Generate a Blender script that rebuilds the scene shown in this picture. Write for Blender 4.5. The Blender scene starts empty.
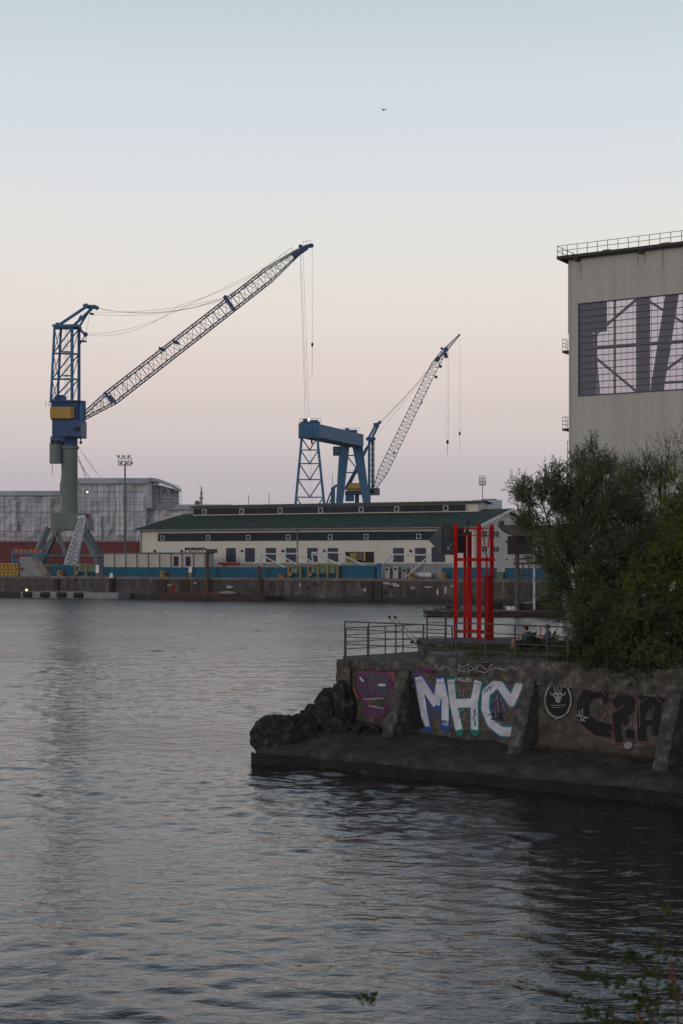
import bpy, bmesh, math, random
import numpy as np
from mathutils import Vector, Matrix, noise
random.seed(7)
S = bpy.context.scene
COL = S.collection
H, F, CX, HY = 6.9, 1422.0, 341.5, 556.0     # eye height, focal length in pixels, picture centre column, horizon row

def P(px, py, D):                            # point of the place seen at a picture position, at distance D
    return Vector(((px - CX) / F * D, D, H + (HY - py) / F * D))

# ------------------------------------------------------------------ materials
def mat(name, c1, c2=None, scale=1.0, rough=0.8, bump=0.0, bscale=None, metal=0.0, stretch=(1, 1, 1), c3=None, detail=6, spec=0.4):
    m = bpy.data.materials.new(name); m.use_nodes = True
    nt = m.node_tree; b = nt.nodes['Principled BSDF']; L = nt.links
    b.inputs['Roughness'].default_value = rough
    b.inputs['Metallic'].default_value = metal
    b.inputs['Specular IOR Level'].default_value = spec
    b.inputs['Base Color'].default_value = (*c1, 1)
    tc = nt.nodes.new('ShaderNodeTexCoord'); mp = nt.nodes.new('ShaderNodeMapping')
    mp.inputs['Scale'].default_value = stretch
    L.new(tc.outputs['Object'], mp.inputs['Vector'])
    if c2:
        n = nt.nodes.new('ShaderNodeTexNoise'); n.inputs['Scale'].default_value = scale; n.inputs['Detail'].default_value = detail
        n.inputs['Roughness'].default_value = 0.65
        L.new(mp.outputs[0], n.inputs['Vector'])
        r = nt.nodes.new('ShaderNodeValToRGB'); r.color_ramp.elements[0].position = 0.32; r.color_ramp.elements[1].position = 0.68
        r.color_ramp.elements[0].color = (*c1, 1); r.color_ramp.elements[1].color = (*c2, 1)
        if c3:
            e = r.color_ramp.elements.new(0.54); e.color = (*c3, 1)
        L.new(n.outputs['Fac'], r.inputs['Fac']); L.new(r.outputs[0], b.inputs['Base Color'])
    if bump:
        n2 = nt.nodes.new('ShaderNodeTexNoise'); n2.inputs['Scale'].default_value = bscale or scale * 4; n2.inputs['Detail'].default_value = 8
        L.new(tc.outputs['Object'], n2.inputs['Vector'])
        bp = nt.nodes.new('ShaderNodeBump'); bp.inputs['Distance'].default_value = bump; bp.inputs['Strength'].default_value = 1
        L.new(n2.outputs['Fac'], bp.inputs['Height']); L.new(bp.outputs[0], b.inputs['Normal'])
    return m

def emit(name, c, s):
    m = bpy.data.materials.new(name); m.use_nodes = True
    b = m.node_tree.nodes['Principled BSDF']; b.inputs['Base Color'].default_value = (*c, 1)
    b.inputs['Emission Color'].default_value = (*c, 1); b.inputs['Emission Strength'].default_value = s
    return m

M = {}
M['concrete'] = mat('old_concrete', (.03, .027, .023), (.12, .11, .096), 2.6, .95, .05, 11, c3=(.07, .064, .055), detail=12)
M['coping'] = mat('weathered_concrete', (.025, .023, .02), (.17, .16, .148), 3.4, .95, .06, 9, c3=(.075, .07, .062), detail=12)
M['ledge'] = mat('sloping_concrete', (.028, .025, .023), (.095, .088, .082), 1.7, .95, .06, 16, c3=(.058, .054, .05), detail=12, spec=.15)
M['algae'] = mat('wet_algae_concrete', (.013, .012, .010), (.034, .031, .026), 2.5, .75, .03, 12, spec=.15)
M['rock'] = mat('dark_rock', (.014, .013, .012), (.10, .095, .085), 4.5, .95, .12, 7, c3=(.035, .033, .03), detail=12, spec=.15)
M['paving'] = mat('worn_paving', (.04, .037, .032), (.11, .105, .095), 2.5, .95, .02, 18)
M['ground'] = mat('yard_ground', (.08, .078, .07), (.14, .135, .125), .2, .95)
M['soil'] = mat('bank_soil', (.03, .026, .018), (.07, .06, .04), 2, .95, .03, 8)
M['gravel'] = mat('pale_rubble', (.06, .055, .048), (.24, .22, .2), 9, .95, .02, 30)
M['leaf_litter'] = mat('leaf_litter', (.12, .075, .03), (.22, .15, .06), 14, .95, .02, 30)
M['galv'] = mat('galvanised_steel', (.12, .12, .12), (.2, .2, .2), 8, .55, metal=.5)
M['rail_dark'] = mat('weathered_rail', (.055, .055, .055), (.11, .105, .1), 8, .6, metal=.4)
M['red'] = mat('red_paint', (.27, .005, .006), (.50, .011, .012), 5, .6, stretch=(1, 1, .3), spec=.12)
M['red_d'] = mat('red_paint_plate', (.22, .004, .006), (.30, .008, .010), 3, .6, spec=.12)
M['sign_dark'] = mat('black_board', (.012, .014, .018), (.035, .04, .048), 3, .6)
M['sign_lit'] = mat('lit_board_face', (.022, .032, .042), (.04, .052, .062), 2, .6)  # lighter than the black board: light on the wedge's left face put into colour
M['green'] = mat('green_lamp_body', (.01, .07, .05), None, rough=.4)
M['quay'] = mat('harbour_wall', (.03, .026, .023), (.15, .14, .125), .8, .95, .1, 1.5, c3=(.07, .063, .056), stretch=(1, 1, .4), detail=12)
M['quay_cap'] = mat('harbour_wall_cap', (.10, .085, .065), (.19, .17, .15), .5, .95)
M['tide'] = mat('tide_band', (.014, .016, .013), (.032, .032, .026), .6, .8)
M['rust'] = mat('rusty_steel', (.055, .022, .015), (.12, .045, .028), 1, .85)
M['rust_dark'] = mat('dark_rusty_steel', (.014, .010, .009), (.05, .028, .022), .8, .85)
M['wallwhite'] = mat('cream_render', (.50, .47, .42), (.58, .555, .50), .35, .9, stretch=(1, 1, .4))
M['cabin'] = mat('offwhite_cabin', (.30, .29, .27), (.42, .41, .385), .7, .8, stretch=(1, 1, .3))
M['fascia'] = mat('brown_fascia', (.1, .09, .08), None, rough=.8)
M['roofgreen'] = mat('green_metal_roof', (.028, .048, .037), (.050, .078, .060), .5, .8, spec=.15)
M['darkglass'] = mat('dark_window_band', (.010, .013, .024), (.018, .022, .036), .6, .6, spec=.15)
M['doorblue'] = mat('dark_blue_door', (.010, .016, .035), (.016, .026, .05), .8, .6)
M['white'] = mat('white_paint', (.6, .6, .6), (.72, .72, .72), 1, .6)
M['palegrey'] = mat('pale_grey_steel', (.38, .42, .46), (.5, .54, .58), 1, .5)
M['midgrey'] = mat('mid_grey_steel', (.15, .16, .17), (.24, .25, .26), 1, .7)
M['hoard'] = mat('teal_blue_sheet', (.008, .075, .13), (.016, .115, .185), .5, .7, spec=.2)
M['blue'] = mat('crane_blue', (.008, .085, .20), (.018, .135, .27), .5, .55, stretch=(1, 1, .5))
M['navy'] = mat('crane_navy', (.008, .042, .13), (.014, .062, .18), .6, .55)
M['navyline'] = mat('jib_navy', (.012, .018, .065), None, rough=.6)
M['steelgrey'] = mat('grey_green_steel', (.11, .135, .135), (.145, .17, .17), .25, .7, stretch=(1, 1, .3))
M['yellow'] = mat('machine_yellow', (.40, .25, .035), (.50, .31, .05), 1, .6)
M['gatey'] = mat('dull_yellow', (.22, .15, .03), None, rough=.6)
M['orange'] = mat('orange_paint', (.3, .10, .03), None, rough=.6)
M['boxgreen'] = mat('machine_green', (.06, .11, .07), (.10, .16, .10), 1, .7)
M['jibgrey'] = mat('jib_blue_grey', (.08, .105, .16), None, rough=.6)
M['portal'] = mat('portal_blue', (.025, .105, .20), (.035, .135, .25), .3, .6)
M['cable'] = mat('steel_cable', (.10, .10, .11), None, rough=.6)
M['hull'] = mat('red_hull', (.095, .014, .016), (.15, .022, .024), .25, .7, stretch=(1, 1, .2))
M['tyre'] = mat('tyre_rubber', (.012, .012, .012), None, rough=.9)
M['lamp'] = emit('lamp_glow', (1, .9, .7), 2)
M['lampy'] = emit('lamp_glow_yellow', (1, .85, .35), 1.5)
M['hallwall'] = mat('beige_cladding', (.345, .34, .315), (.435, .43, .40), .55, .7, stretch=(1.6, 1.6, .06), c3=(.395, .388, .36), detail=10)
M['ruststain'] = mat('rust_streak', (.20, .14, .09), (.30, .26, .21), 2, .8, stretch=(1, 1, .1))
M['gantrygrey'] = mat('sooty_concrete_grey', (.04, .037, .036), (.11, .105, .10), 1.2, .9)
M['hallsteel'] = mat('hall_frame_steel', (.03, .038, .085), (.042, .052, .105), .5, .7)
M['halltube'] = mat('hall_brown_tube', (.085, .075, .095), (.12, .105, .12), .5, .7)
M['soffit'] = mat('dark_soffit', (.035, .03, .03), None, rough=.8)
M['city'] = mat('city_facade', (.2, .27, .36), None, rough=.6)
M['skin'] = mat('skin', (.42, .2, .14), None, rough=.6)
M['hair'] = mat('dark_hair', (.02, .014, .01), None, rough=.8)
M['shirt'] = mat('grey_blue_cotton', (.08, .11, .14), (.1, .14, .17), 12, .95)
M['shirt2'] = mat('slate_blue_cotton', (.07, .11, .16), (.09, .14, .2), 12, .95)
M['cloth_dark'] = mat('black_cloth', (.012, .012, .015), (.02, .02, .025), 12, .95)
M['chairgreen'] = mat('green_canvas', (.05, .11, .03), None, rough=.9)
M['paint_white'] = mat('spray_white', (.66, .67, .74), (.34, .35, .40), 1.8, .8)
M['paint_dull'] = mat('spray_dull_white', (.3, .3, .31), (.16, .16, .165), 5, .85)
M['paint_blue'] = mat('spray_blue', (.015, .09, .32), (.012, .06, .22), 3, .8)
M['paint_green'] = mat('spray_green', (.012, .17, .14), (.012, .12, .10), 3, .8)
M['paint_teal'] = mat('spray_teal', (.01, .22, .32), (.01, .15, .22), 3, .8)
M['paint_magenta'] = mat('spray_magenta', (.20, .02, .13), (.14, .018, .1), 3, .8)
M['paint_violet'] = mat('spray_violet_grey', (.075, .065, .1), (.055, .05, .07), 3, .8)
M['paint_black'] = mat('spray_black', (.004, .004, .005), (.010, .0095, .010), 3, .8)
M['paint_mauve'] = mat('spray_mauve', (.065, .05, .045), (.17, .12, .105), 3.5, .9, c3=(.105, .08, .07), detail=12)
M['paint_pink'] = mat('spray_pink', (.26, .09, .10), (.16, .06, .065), 4, .8)
M['paint_orange'] = mat('spray_orange', (.3, .09, .03), None, rough=.8)
def wear(m, lo, hi):          # paint worn through to the concrete in flecks
    nt = m.node_tree; L = nt.links; b = nt.nodes['Principled BSDF']; out = nt.nodes['Material Output']
    tc = nt.nodes.new('ShaderNodeTexCoord'); n = nt.nodes.new('ShaderNodeTexNoise'); n.inputs['Scale'].default_value = 7; n.inputs['Detail'].default_value = 14; n.inputs['Roughness'].default_value = .75
    L.new(tc.outputs['Object'], n.inputs['Vector']); r = nt.nodes.new('ShaderNodeMapRange'); r.inputs['From Min'].default_value = lo; r.inputs['From Max'].default_value = hi; L.new(n.outputs['Fac'], r.inputs['Value'])
    t = nt.nodes.new('ShaderNodeBsdfTransparent'); mx = nt.nodes.new('ShaderNodeMixShader'); L.new(r.outputs[0], mx.inputs[0]); L.new(t.outputs[0], mx.inputs[1]); L.new(b.outputs[0], mx.inputs[2]); L.new(mx.outputs[0], out.inputs['Surface'])
for k_ in list(M):
    if k_.startswith('paint_'): wear(M[k_], *((.33, .45) if k_ in ('paint_mauve', 'paint_dull', 'paint_pink', 'paint_violet') else (.30, .40)))
M['bark'] = mat('bark', (.03, .025, .018), (.075, .062, .045), 5, .95, .02, 14)
M['dryflower'] = mat('dry_seed_head', (.16, .06, .035), None, rough=.9)

def leafmat(name, a, b, c):
    m = bpy.data.materials.new(name); m.use_nodes = True; nt = m.node_tree; L = nt.links
    nt.nodes.clear(); out = nt.nodes.new('ShaderNodeOutputMaterial')
    g = nt.nodes.new('ShaderNodeNewGeometry'); r = nt.nodes.new('ShaderNodeValToRGB')
    r.color_ramp.elements[0].color = (*a, 1); r.color_ramp.elements[1].color = (*c, 1)
    e = r.color_ramp.elements.new(.55); e.color = (*b, 1)
    tc = nt.nodes.new('ShaderNodeTexCoord'); n = nt.nodes.new('ShaderNodeTexNoise'); n.inputs['Scale'].default_value = .9
    L.new(tc.outputs['Object'], n.inputs['Vector'])
    ad = nt.nodes.new('ShaderNodeMath'); ad.operation = 'MULTIPLY_ADD'; ad.inputs[1].default_value = .5
    mu = nt.nodes.new('ShaderNodeMath'); mu.operation = 'MULTIPLY_ADD'; mu.inputs[1].default_value = 1.6; mu.inputs[2].default_value = -.55
    L.new(n.outputs['Fac'], mu.inputs[0]); L.new(g.outputs['Random Per Island'], ad.inputs[0]); L.new(mu.outputs[0], ad.inputs[2])
    L.new(ad.outputs[0], r.inputs['Fac'])
    d = nt.nodes.new('ShaderNodeBsdfPrincipled'); d.inputs['Roughness'].default_value = .65; d.inputs['Specular IOR Level'].default_value = .25
    t = nt.nodes.new('ShaderNodeBsdfTranslucent'); mx = nt.nodes.new('ShaderNodeMixShader'); mx.inputs[0].default_value = .3
    L.new(r.outputs[0], d.inputs['Base Color']); L.new(r.outputs[0], t.inputs['Color'])
    L.new(d.outputs[0], mx.inputs[1]); L.new(t.outputs[0], mx.inputs[2]); L.new(mx.outputs[0], out.inputs[0])
    return m
M['leaf_grey'] = leafmat('willow_leaves', (.042, .066, .026), (.095, .13, .055), (.165, .205, .10))
M['leaf_dark'] = leafmat('dark_leaves', (.028, .040, .012), (.07, .085, .03), (.14, .145, .05))
M['leaf_yellow'] = leafmat('yellow_green_leaves', (.035, .048, .008), (.095, .11, .018), (.19, .185, .03))
M['leaf_fore'] = leafmat('bank_weed_leaves', (.02, .034, .007), (.042, .06, .012), (.09, .08, .018))

# ------------------------------------------------------------------ mesh builder
class MB:
    def __init__(s): s.v = []; s.f = []
    def add(s, vs, fs):
        k = len(s.v); s.v += [Vector(v) for v in vs]; s.f += [tuple(i + k for i in f) for f in fs]; return s
    def hexa(s, c):                       # 8 corners: bottom 4 ccw, top 4
        return s.add(c, [(3, 2, 1, 0), (4, 5, 6, 7), (0, 1, 5, 4), (1, 2, 6, 5), (2, 3, 7, 6), (3, 0, 4, 7)])
    def box(s, x0, x1, y0, y1, z0, z1):
        return s.hexa([(x0, y0, z0), (x1, y0, z0), (x1, y1, z0), (x0, y1, z0), (x0, y0, z1), (x1, y0, z1), (x1, y1, z1), (x0, y1, z1)])
    def obox(s, o, ax, ay, x0, x1, y0, y1, z0, z1):      # box in a turned frame
        q = lambda x, y, z: Vector((o[0] + ax[0] * x + ay[0] * y, o[1] + ax[1] * x + ay[1] * y, z))
        return s.hexa([q(x0, y0, z0), q(x1, y0, z0), q(x1, y1, z0), q(x0, y1, z0), q(x0, y0, z1), q(x1, y0, z1), q(x1, y1, z1), q(x0, y1, z1)])
    def tube(s, a, b, r, r2=None, n=6, cap=True):
        a = Vector(a); b = Vector(b); d = b - a
        if d.length < 1e-6: return s
        r2 = r if r2 is None else r2
        d.normalize(); up = Vector((0, 0, 1)) if abs(d.z) < .95 else Vector((1, 0, 0))
        x = d.cross(up).normalized(); y = d.cross(x)
        vs = []
        for p, q in ((a, r), (b, r2)):
            for i in range(n):
                t = 2 * math.pi * i / n + math.pi / n; vs.append(p + x * (math.cos(t) * q) + y * (math.sin(t) * q))
        fs = [(i, (i + 1) % n, n + (i + 1) % n, n + i) for i in range(n)]
        if cap: fs += [tuple(range(n - 1, -1, -1)), tuple(range(n, 2 * n))]
        return s.add(vs, fs)
    def bar(s, a, b, w, h=None): return s.tube(a, b, w * .7071, n=4) if h is None else s.rbar(a, b, w, h)
    def rbar(s, a, b, w, h):
        a = Vector(a); b = Vector(b); d = (b - a).normalized(); up = Vector((0, 0, 1)) if abs(d.z) < .95 else Vector((0, 1, 0))
        x = d.cross(up).normalized() * w / 2; y = d.cross(x).normalized() * h / 2
        return s.hexa([a - x - y, a + x - y, a + x + y, a - x + y, b - x - y, b + x - y, b + x + y, b - x + y])
    def poly(s, pts, r, n=6):
        for a, b in zip(pts, pts[1:]): s.tube(a, b, r, n=n)
        return s
    def ell(s, c, r, nu=12, nv=8, rot=None, jit=0, seed=0):
        c = Vector(c); vs = []; fs = []
        for j in range(nv + 1):
            for i in range(nu):
                th = math.pi * j / nv; ph = 2 * math.pi * i / nu
                v = Vector((r[0] * math.sin(th) * math.cos(ph), r[1] * math.sin(th) * math.sin(ph), r[2] * math.cos(th)))
                if rot: v = rot @ v
                vs.append(c + v)
        for j in range(nv):
            for i in range(nu):
                a = j * nu + i; b = j * nu + (i + 1) % nu
                if j == 0: fs.append((a, a + nu, b + nu))
                elif j == nv - 1: fs.append((a, a + nu, b))
                else: fs.append((a, a + nu, b + nu, b))
        return s.add(vs, fs)
    def prism(s, poly, off):              # planar polygon pushed by a vector
        n = len(poly); off = Vector(off); a = [Vector(p) for p in poly]
        return s.add(a + [p + off for p in a], [tuple(range(n - 1, -1, -1)), tuple(range(n, 2 * n))] + [(i, (i + 1) % n, n + (i + 1) % n, n + i) for i in range(n)])
    def build(s, name, m, parent=None, smooth=False, loc=None):
        o0 = Vector(parent['o']) if parent is not None else (Vector(loc) if loc is not None else Vector((0, 0, 0)))
        me = bpy.data.meshes.new(name); me.from_pydata([v - o0 for v in s.v], [], s.f)
        me.materials.append(M[m] if isinstance(m, str) else m)
        if smooth: me.polygons.foreach_set('use_smooth', [True] * len(me.polygons))
        me.update(); o = bpy.data.objects.new(name, me); COL.objects.link(o)
        if parent is not None: o.parent = parent; o['o'] = parent['o']
        else: o.location = o0; o['o'] = list(o0)
        return o

def tag(o, label, cat, group=None, kind=None):
    if label: o['label'] = label
    if cat: o['category'] = cat
    if group: o['group'] = group
    if kind: o['kind'] = kind
    return o
def thing(name, loc, label, cat, group=None):
    o = bpy.data.objects.new(name, None); COL.objects.link(o); o.location = loc; o['o'] = list(loc); o.empty_display_size = .3
    return tag(o, label, cat, group)
def kids(o): return [c for c in bpy.data.objects if c.parent == o]
def dup(root, loc, label=None, rz=None, scale=None):
    def cp(o, par):
        c = o.copy(); COL.objects.link(c)
        if par: c.parent = par
        for k in kids(o): cp(k, c)
        return c
    r = cp(root, None); r.location = loc
    if rz is not None: r.rotation_euler = (0, 0, rz)
    if scale: r.scale = (scale,) * 3
    if label: r['label'] = label
    return r

def lattice(mb, p0, p1, w0, h0, w1, h1, side, n, rc, rd, faces=(0, 1, 2, 3), cross=False):
    """four chords from p0 to p1, zigzag bracing on the four faces; side = width axis"""
    p0 = Vector(p0); p1 = Vector(p1); d = (p1 - p0).normalized(); sd = Vector(side); sd = (sd - d * sd.dot(d)).normalized(); up = sd.cross(d)
    def c(t, i):
        w = w0 + (w1 - w0) * t; h = h0 + (h1 - h0) * t; p = p0.lerp(p1, t)
        a, b = [(-1, -1), (1, -1), (1, 1), (-1, 1)][i]
        return p + sd * (a * w / 2) + up * (b * h / 2)
    for i in range(4): mb.tube(c(0, i), c(1, i), rc, n=5)
    for i in faces:
        j = (i + 1) % 4
        for k in range(n):
            t0, t1 = k / n, (k + 1) / n
            a, b = (i, j) if k % 2 == 0 else (j, i)
            mb.tube(c(t0, a), c(t1, b), rd, n=4, cap=False)
            if cross: mb.tube(c(t0, b), c(t1, a), rd, n=4, cap=False)
            mb.tube(c(t1, i), c(t1, j), rd, n=4, cap=False)
    return c
# ================================================================== WATER, BANK
def water():
    rng = np.random.default_rng(3)
    ys = [8.0]; 
    while ys[-1] < 420: ys.append(ys[-1] + max(.10, (ys[-1] - 16) * .0031))
    xh = [0.0]
    while xh[-1] < 420: xh.append(xh[-1] + (.13 if xh[-1] < 13 else min(.13 + (xh[-1] - 13) * .011, 9)))
    xs = np.array([-x for x in xh[:0:-1]] + xh); ys = np.array(ys)
    X, Y = np.meshgrid(xs, ys)
    dx = np.gradient(xs)[None, :] + 0 * X; dy = np.gradient(ys)[:, None] + 0 * Y
    Z = np.zeros_like(X)
    for i in range(200):
        lam = .26 * (4.2 / .26) ** (rng.random() ** 1.3)
        th = math.radians(80) + rng.normal() * .62
        kx, ky = 2 * math.pi / lam * math.cos(th), 2 * math.pi / lam * math.sin(th)
        amp = .00180 * lam ** .92 * (1.4 if lam < 1.3 else .62)
        res = np.maximum(dx * abs(math.cos(th)), dy * abs(math.sin(th)))
        fade = np.clip((lam / res - 2.2) / 2.5, 0, 1)
        ph = kx * X + ky * Y + rng.random() * 6.28
        Z += amp * fade * (np.sin(ph) + .22 * np.sin(2 * ph + .6))
    gust = .75 + .35 * np.sin(X * .21 + Y * .09 + 1) * np.sin(Y * .13 - X * .05) + .25 * np.sin(X * .07 + 2 + Y * .3)
    Z *= gust * (.85 + .75 * np.clip((Y - 32) / 90, 0, 1))
    ny, nx = X.shape
    v = np.stack([X, Y, Z], -1).reshape(-1, 3)
    idx = np.arange(ny * nx).reshape(ny, nx)
    f = np.stack([idx[:-1, :-1], idx[:-1, 1:], idx[1:, 1:], idx[1:, :-1]], -1).reshape(-1, 4)
    me = bpy.data.meshes.new('water'); me.vertices.add(len(v)); me.vertices.foreach_set('co', v.ravel())
    me.loops.add(f.size); me.loops.foreach_set('vertex_index', f.ravel().astype(np.int32))
    me.polygons.add(len(f)); me.polygons.foreach_set('loop_start', np.arange(0, f.size, 4, dtype=np.int32))
    me.polygons.foreach_set('loop_total', np.full(len(f), 4, dtype=np.int32))
    me.polygons.foreach_set('use_smooth', np.ones(len(f), dtype=bool)); me.update(calc_edges=True)
    m = bpy.data.materials.new('harbour_water'); m.use_nodes = True; nt = m.node_tree; L = nt.links; b = nt.nodes['Principled BSDF']
    b.inputs['Base Color'].default_value = (.020, .018, .016, 1); b.inputs['IOR'].default_value = 1.58
    tc = nt.nodes.new('ShaderNodeTexCoord')
    prev = None
    for sc, dist, stx in ((2.2, .036, .45), (6.5, .018, .5), (18, .0035, .7)):
        mp = nt.nodes.new('ShaderNodeMapping'); mp.inputs['Scale'].default_value = (stx, 1, 1); L.new(tc.outputs['Object'], mp.inputs[0])
        n = nt.nodes.new('ShaderNodeTexNoise'); n.inputs['Scale'].default_value = sc; n.inputs['Detail'].default_value = 3; n.inputs['Distortion'].default_value = .4
        L.new(mp.outputs[0], n.inputs['Vector'])
        bp = nt.nodes.new('ShaderNodeBump'); bp.inputs['Distance'].default_value = dist
        L.new(n.outputs['Fac'], bp.inputs['Height'])
        if prev: L.new(prev.outputs[0], bp.inputs['Normal'])
        prev = bp
    L.new(prev.outputs[0], b.inputs['Normal'])
    sp = nt.nodes.new('ShaderNodeSeparateXYZ'); L.new(tc.outputs['Object'], sp.inputs[0])     # open water is more wind-ruffled than the lee of the bank
    mr = nt.nodes.new('ShaderNodeMapRange'); mr.interpolation_type = 'SMOOTHSTEP'; mr.inputs['From Min'].default_value = 24; mr.inputs['From Max'].default_value = 150; mr.inputs['To Min'].default_value = .05; mr.inputs['To Max'].default_value = .29
    n3 = nt.nodes.new('ShaderNodeTexNoise'); n3.inputs['Scale'].default_value = .035; n3.inputs['Detail'].default_value = 4; L.new(tc.outputs['Object'], n3.inputs['Vector'])
    m3 = nt.nodes.new('ShaderNodeMath'); m3.operation = 'MULTIPLY_ADD'; m3.inputs[1].default_value = .24; m3.inputs[2].default_value = -.13
    ad = nt.nodes.new('ShaderNodeMath'); ad.operation = 'ADD'; ad.use_clamp = True
    L.new(n3.outputs['Fac'], m3.inputs[0]); L.new(sp.outputs['Y'], mr.inputs['Value']); L.new(mr.outputs[0], ad.inputs[0]); L.new(m3.outputs[0], ad.inputs[1])
    mx_ = nt.nodes.new('ShaderNodeMath'); mx_.operation = 'MAXIMUM'; mx_.inputs[1].default_value = .04; L.new(ad.outputs[0], mx_.inputs[0]); L.new(mx_.outputs[0], b.inputs['Roughness'])
    me.materials.append(m)
    o = bpy.data.objects.new('water', me); COL.objects.link(o); o['kind'] = 'structure'
    sb = MB(); sb.box(-800, 800, -60, 700, -6, -5); tag(sb.build('harbour_bed', 'soil'), None, None, kind='structure')
water()
# the bank the photographer stands on, below the frame
mb = MB(); rows = [(-30, 5.2), (0, 5.15), (3.6, 5.1), (6, 4.4), (9, 3.0), (12, 1.9), (15, .6), (17, -.4), (18.5, -1.5)]
xs = [-40 + i * 1.6 for i in range(66)]
for y, z in rows:
    for x in xs:
        mb.v.append(Vector((x, y + (noise.noise(Vector((x * .3, y, 0))) * .5 if y > 0 else 0), z + noise.noise(Vector((x * .5, y * .5, 3))) * .12 * (1 if y > 3 else .3))))
nx = len(xs)
for j in range(len(rows) - 1):
    for i in range(nx - 1): mb.f.append((j * nx + i, j * nx + i + 1, (j + 1) * nx + i + 1, (j + 1) * nx + i))
tag(mb.build('bank', 'soil', smooth=True), None, None, kind='structure')

# ================================================================== THE PROMONTORY
A = Vector((.366, 49.5, 0)); U = Vector((.7624, -.6471, 0)); N = Vector((-.6471, -.7624, 0))
def W(t, z, o=0.0): return A + U * t + N * o + Vector((0, 0, z))
def wt(px, py, o=0.0):                       # where the wall face stands behind a picture position
    k = (px - CX) / F
    ax, ay = A.x + N.x * o, A.y + N.y * o
    t = (k * ay - ax) / (U.x - k * U.y); D = ay + U.y * t
    return t, H + (HY - py) / F * D
TZ = 3.31
def topz(t): return 3.31 if t < 3.0 else 3.60 + .02 * math.sin(t)

# ground of the promontory and of the yard beside the hall
def sheet(name, pts, z, m, zb=None):
    mb = MB(); mb.prism([(x, y, zb if zb is not None else z - 2) for x, y in pts], (0, 0, z - (zb if zb is not None else z - 2)))
    return tag(mb.build(name, m), None, None, kind='structure')
b1, b2 = W(0.05, 0, -.45), W(3.0, 0, -.45)
sheet('promontory_deck', [(b1.x, b1.y), (b2.x, b2.y), (3.3, 54.4), (.05, 51.4)], 3.28, 'paving', -1.5)
b3, b4 = W(3.0, 0, -.45), W(27, 0, -.45)
sheet('promontory_ground', [(b3.x, b3.y), (b4.x, b4.y), (60, 20), (120, 60), (120, 160), (34, 159), (21.9, 141), (21.5, 90), (12.5, 62), (9.5, 58.2), (3.35, 54.3)], 3.48, 'gravel', -1.5)

def gridmesh(nu, nv, fn, closed=False):
    mb = MB()
    for j in range(nv + 1):
        for i in range(nu + 1): mb.v.append(fn(i / nu, j / nv))
    for j in range(nv):
        for i in range(nu): a = j * (nu + 1) + i; mb.f.append((a, a + 1, a + nu + 2, a + nu + 1))
    return mb
def nz(p, s, a, seed=0): return noise.noise(Vector((p[0] * s + seed, p[1] * s, p[2] * s))) * a

# sloping concrete ledge at the foot of the wall
FT = [(-1.5, 3.45), (-1.35, 3.62), (-1.0, 3.66), (.5, 3.28), (4.42, 2.93), (9.4, 2.25), (13.5, 1.85), (27, 1.6)]
def footw(t):
    for (a, wa), (b, wb) in zip(FT, FT[1:]):
        if t <= b: return wa + (wb - wa) * max(0, (t - a) / (b - a))
    return FT[-1][1]
def ledge_pt(a, b):
    t = -1.52 + 28 * (a ** 1.25); w = footw(t)
    prof = [(-.3, .97), (0, .93), (.25, .86), (.5, .77), (.72, .68), (.86, .60), (.94, .50), (.985, .30), (1.0, .0), (1.02, -.5), (1.03, -1.4)]
    k = b * (len(prof) - 1); i = min(int(k), len(prof) - 2); q = k - i
    o = prof[i][0] + (prof[i + 1][0] - prof[i][0]) * q; z = prof[i][1] + (prof[i + 1][1] - prof[i][1]) * q
    p = W(t, z, o * w); e = 1 if z > -.3 else 0
    hump = .10 * math.exp(-((t - 1.2) / 1.5) ** 2) * (1 - o)
    p.z -= max(0, -1.1 - t) * .9 * (1 if z > .2 else 0)
    p.z += (nz(p, .7, .10) + nz(p, 2.6, .035) + nz(p, 8, .012) + hump) * e
    p += N * (nz(p, 1.1, .10, 9) + nz(p, 5, .03, 4)) * (1 if o > .6 else 0)
    return p
lg = thing('concrete_ledge', W(5, 0, 2), 'low sloping concrete ledge along the foot of the graffiti wall, dropping into the water', 'ledge')
g = gridmesh(220, 40, ledge_pt)
g.f.append(tuple(j * 221 for j in range(40, -1, -1)))
g.build('slab', 'ledge', lg, smooth=True)
wb = gridmesh(160, 5, lambda a, b: (lambda t: W(t, .33 + nz(W(t, 0), 1.7, .04) + nz(W(t, 0), 9, .03) - 1.0 * b, footw(t) + .045 + nz(W(t, 0), 1.1, .10, 9) + .03 * b))(-1.46 + 28.4 * a))
wb.build('tide_stain', 'algae', lg, smooth=True)
# the drift of fallen leaves at the wall's foot
rr = random.Random(5); mb = MB()
for i in range(2600):
    t = rr.uniform(7.7, 13.5); w = abs(rr.gauss(0, .3)) + .03
    if w > footw(t) * .8: continue
    z = .93 - .28 * w / footw(t) + .02; z += .05; p = W(t, z, w); a = rr.uniform(0, 6.28); s = rr.uniform(.015, .04)
    d = Vector((math.cos(a), math.sin(a), rr.uniform(-.2, .2))) * s; e = Vector((-math.sin(a), math.cos(a), rr.uniform(-.2, .2))) * s * .6
    mb.add([p - d, p + e, p + d, p - e], [(0, 1, 2, 3)])
tag(mb.build('fallen_leaves', 'leaf_litter'), 'ochre fallen leaves drifted on the ledge under the black graffiti', 'leaves', kind='stuff')

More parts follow.
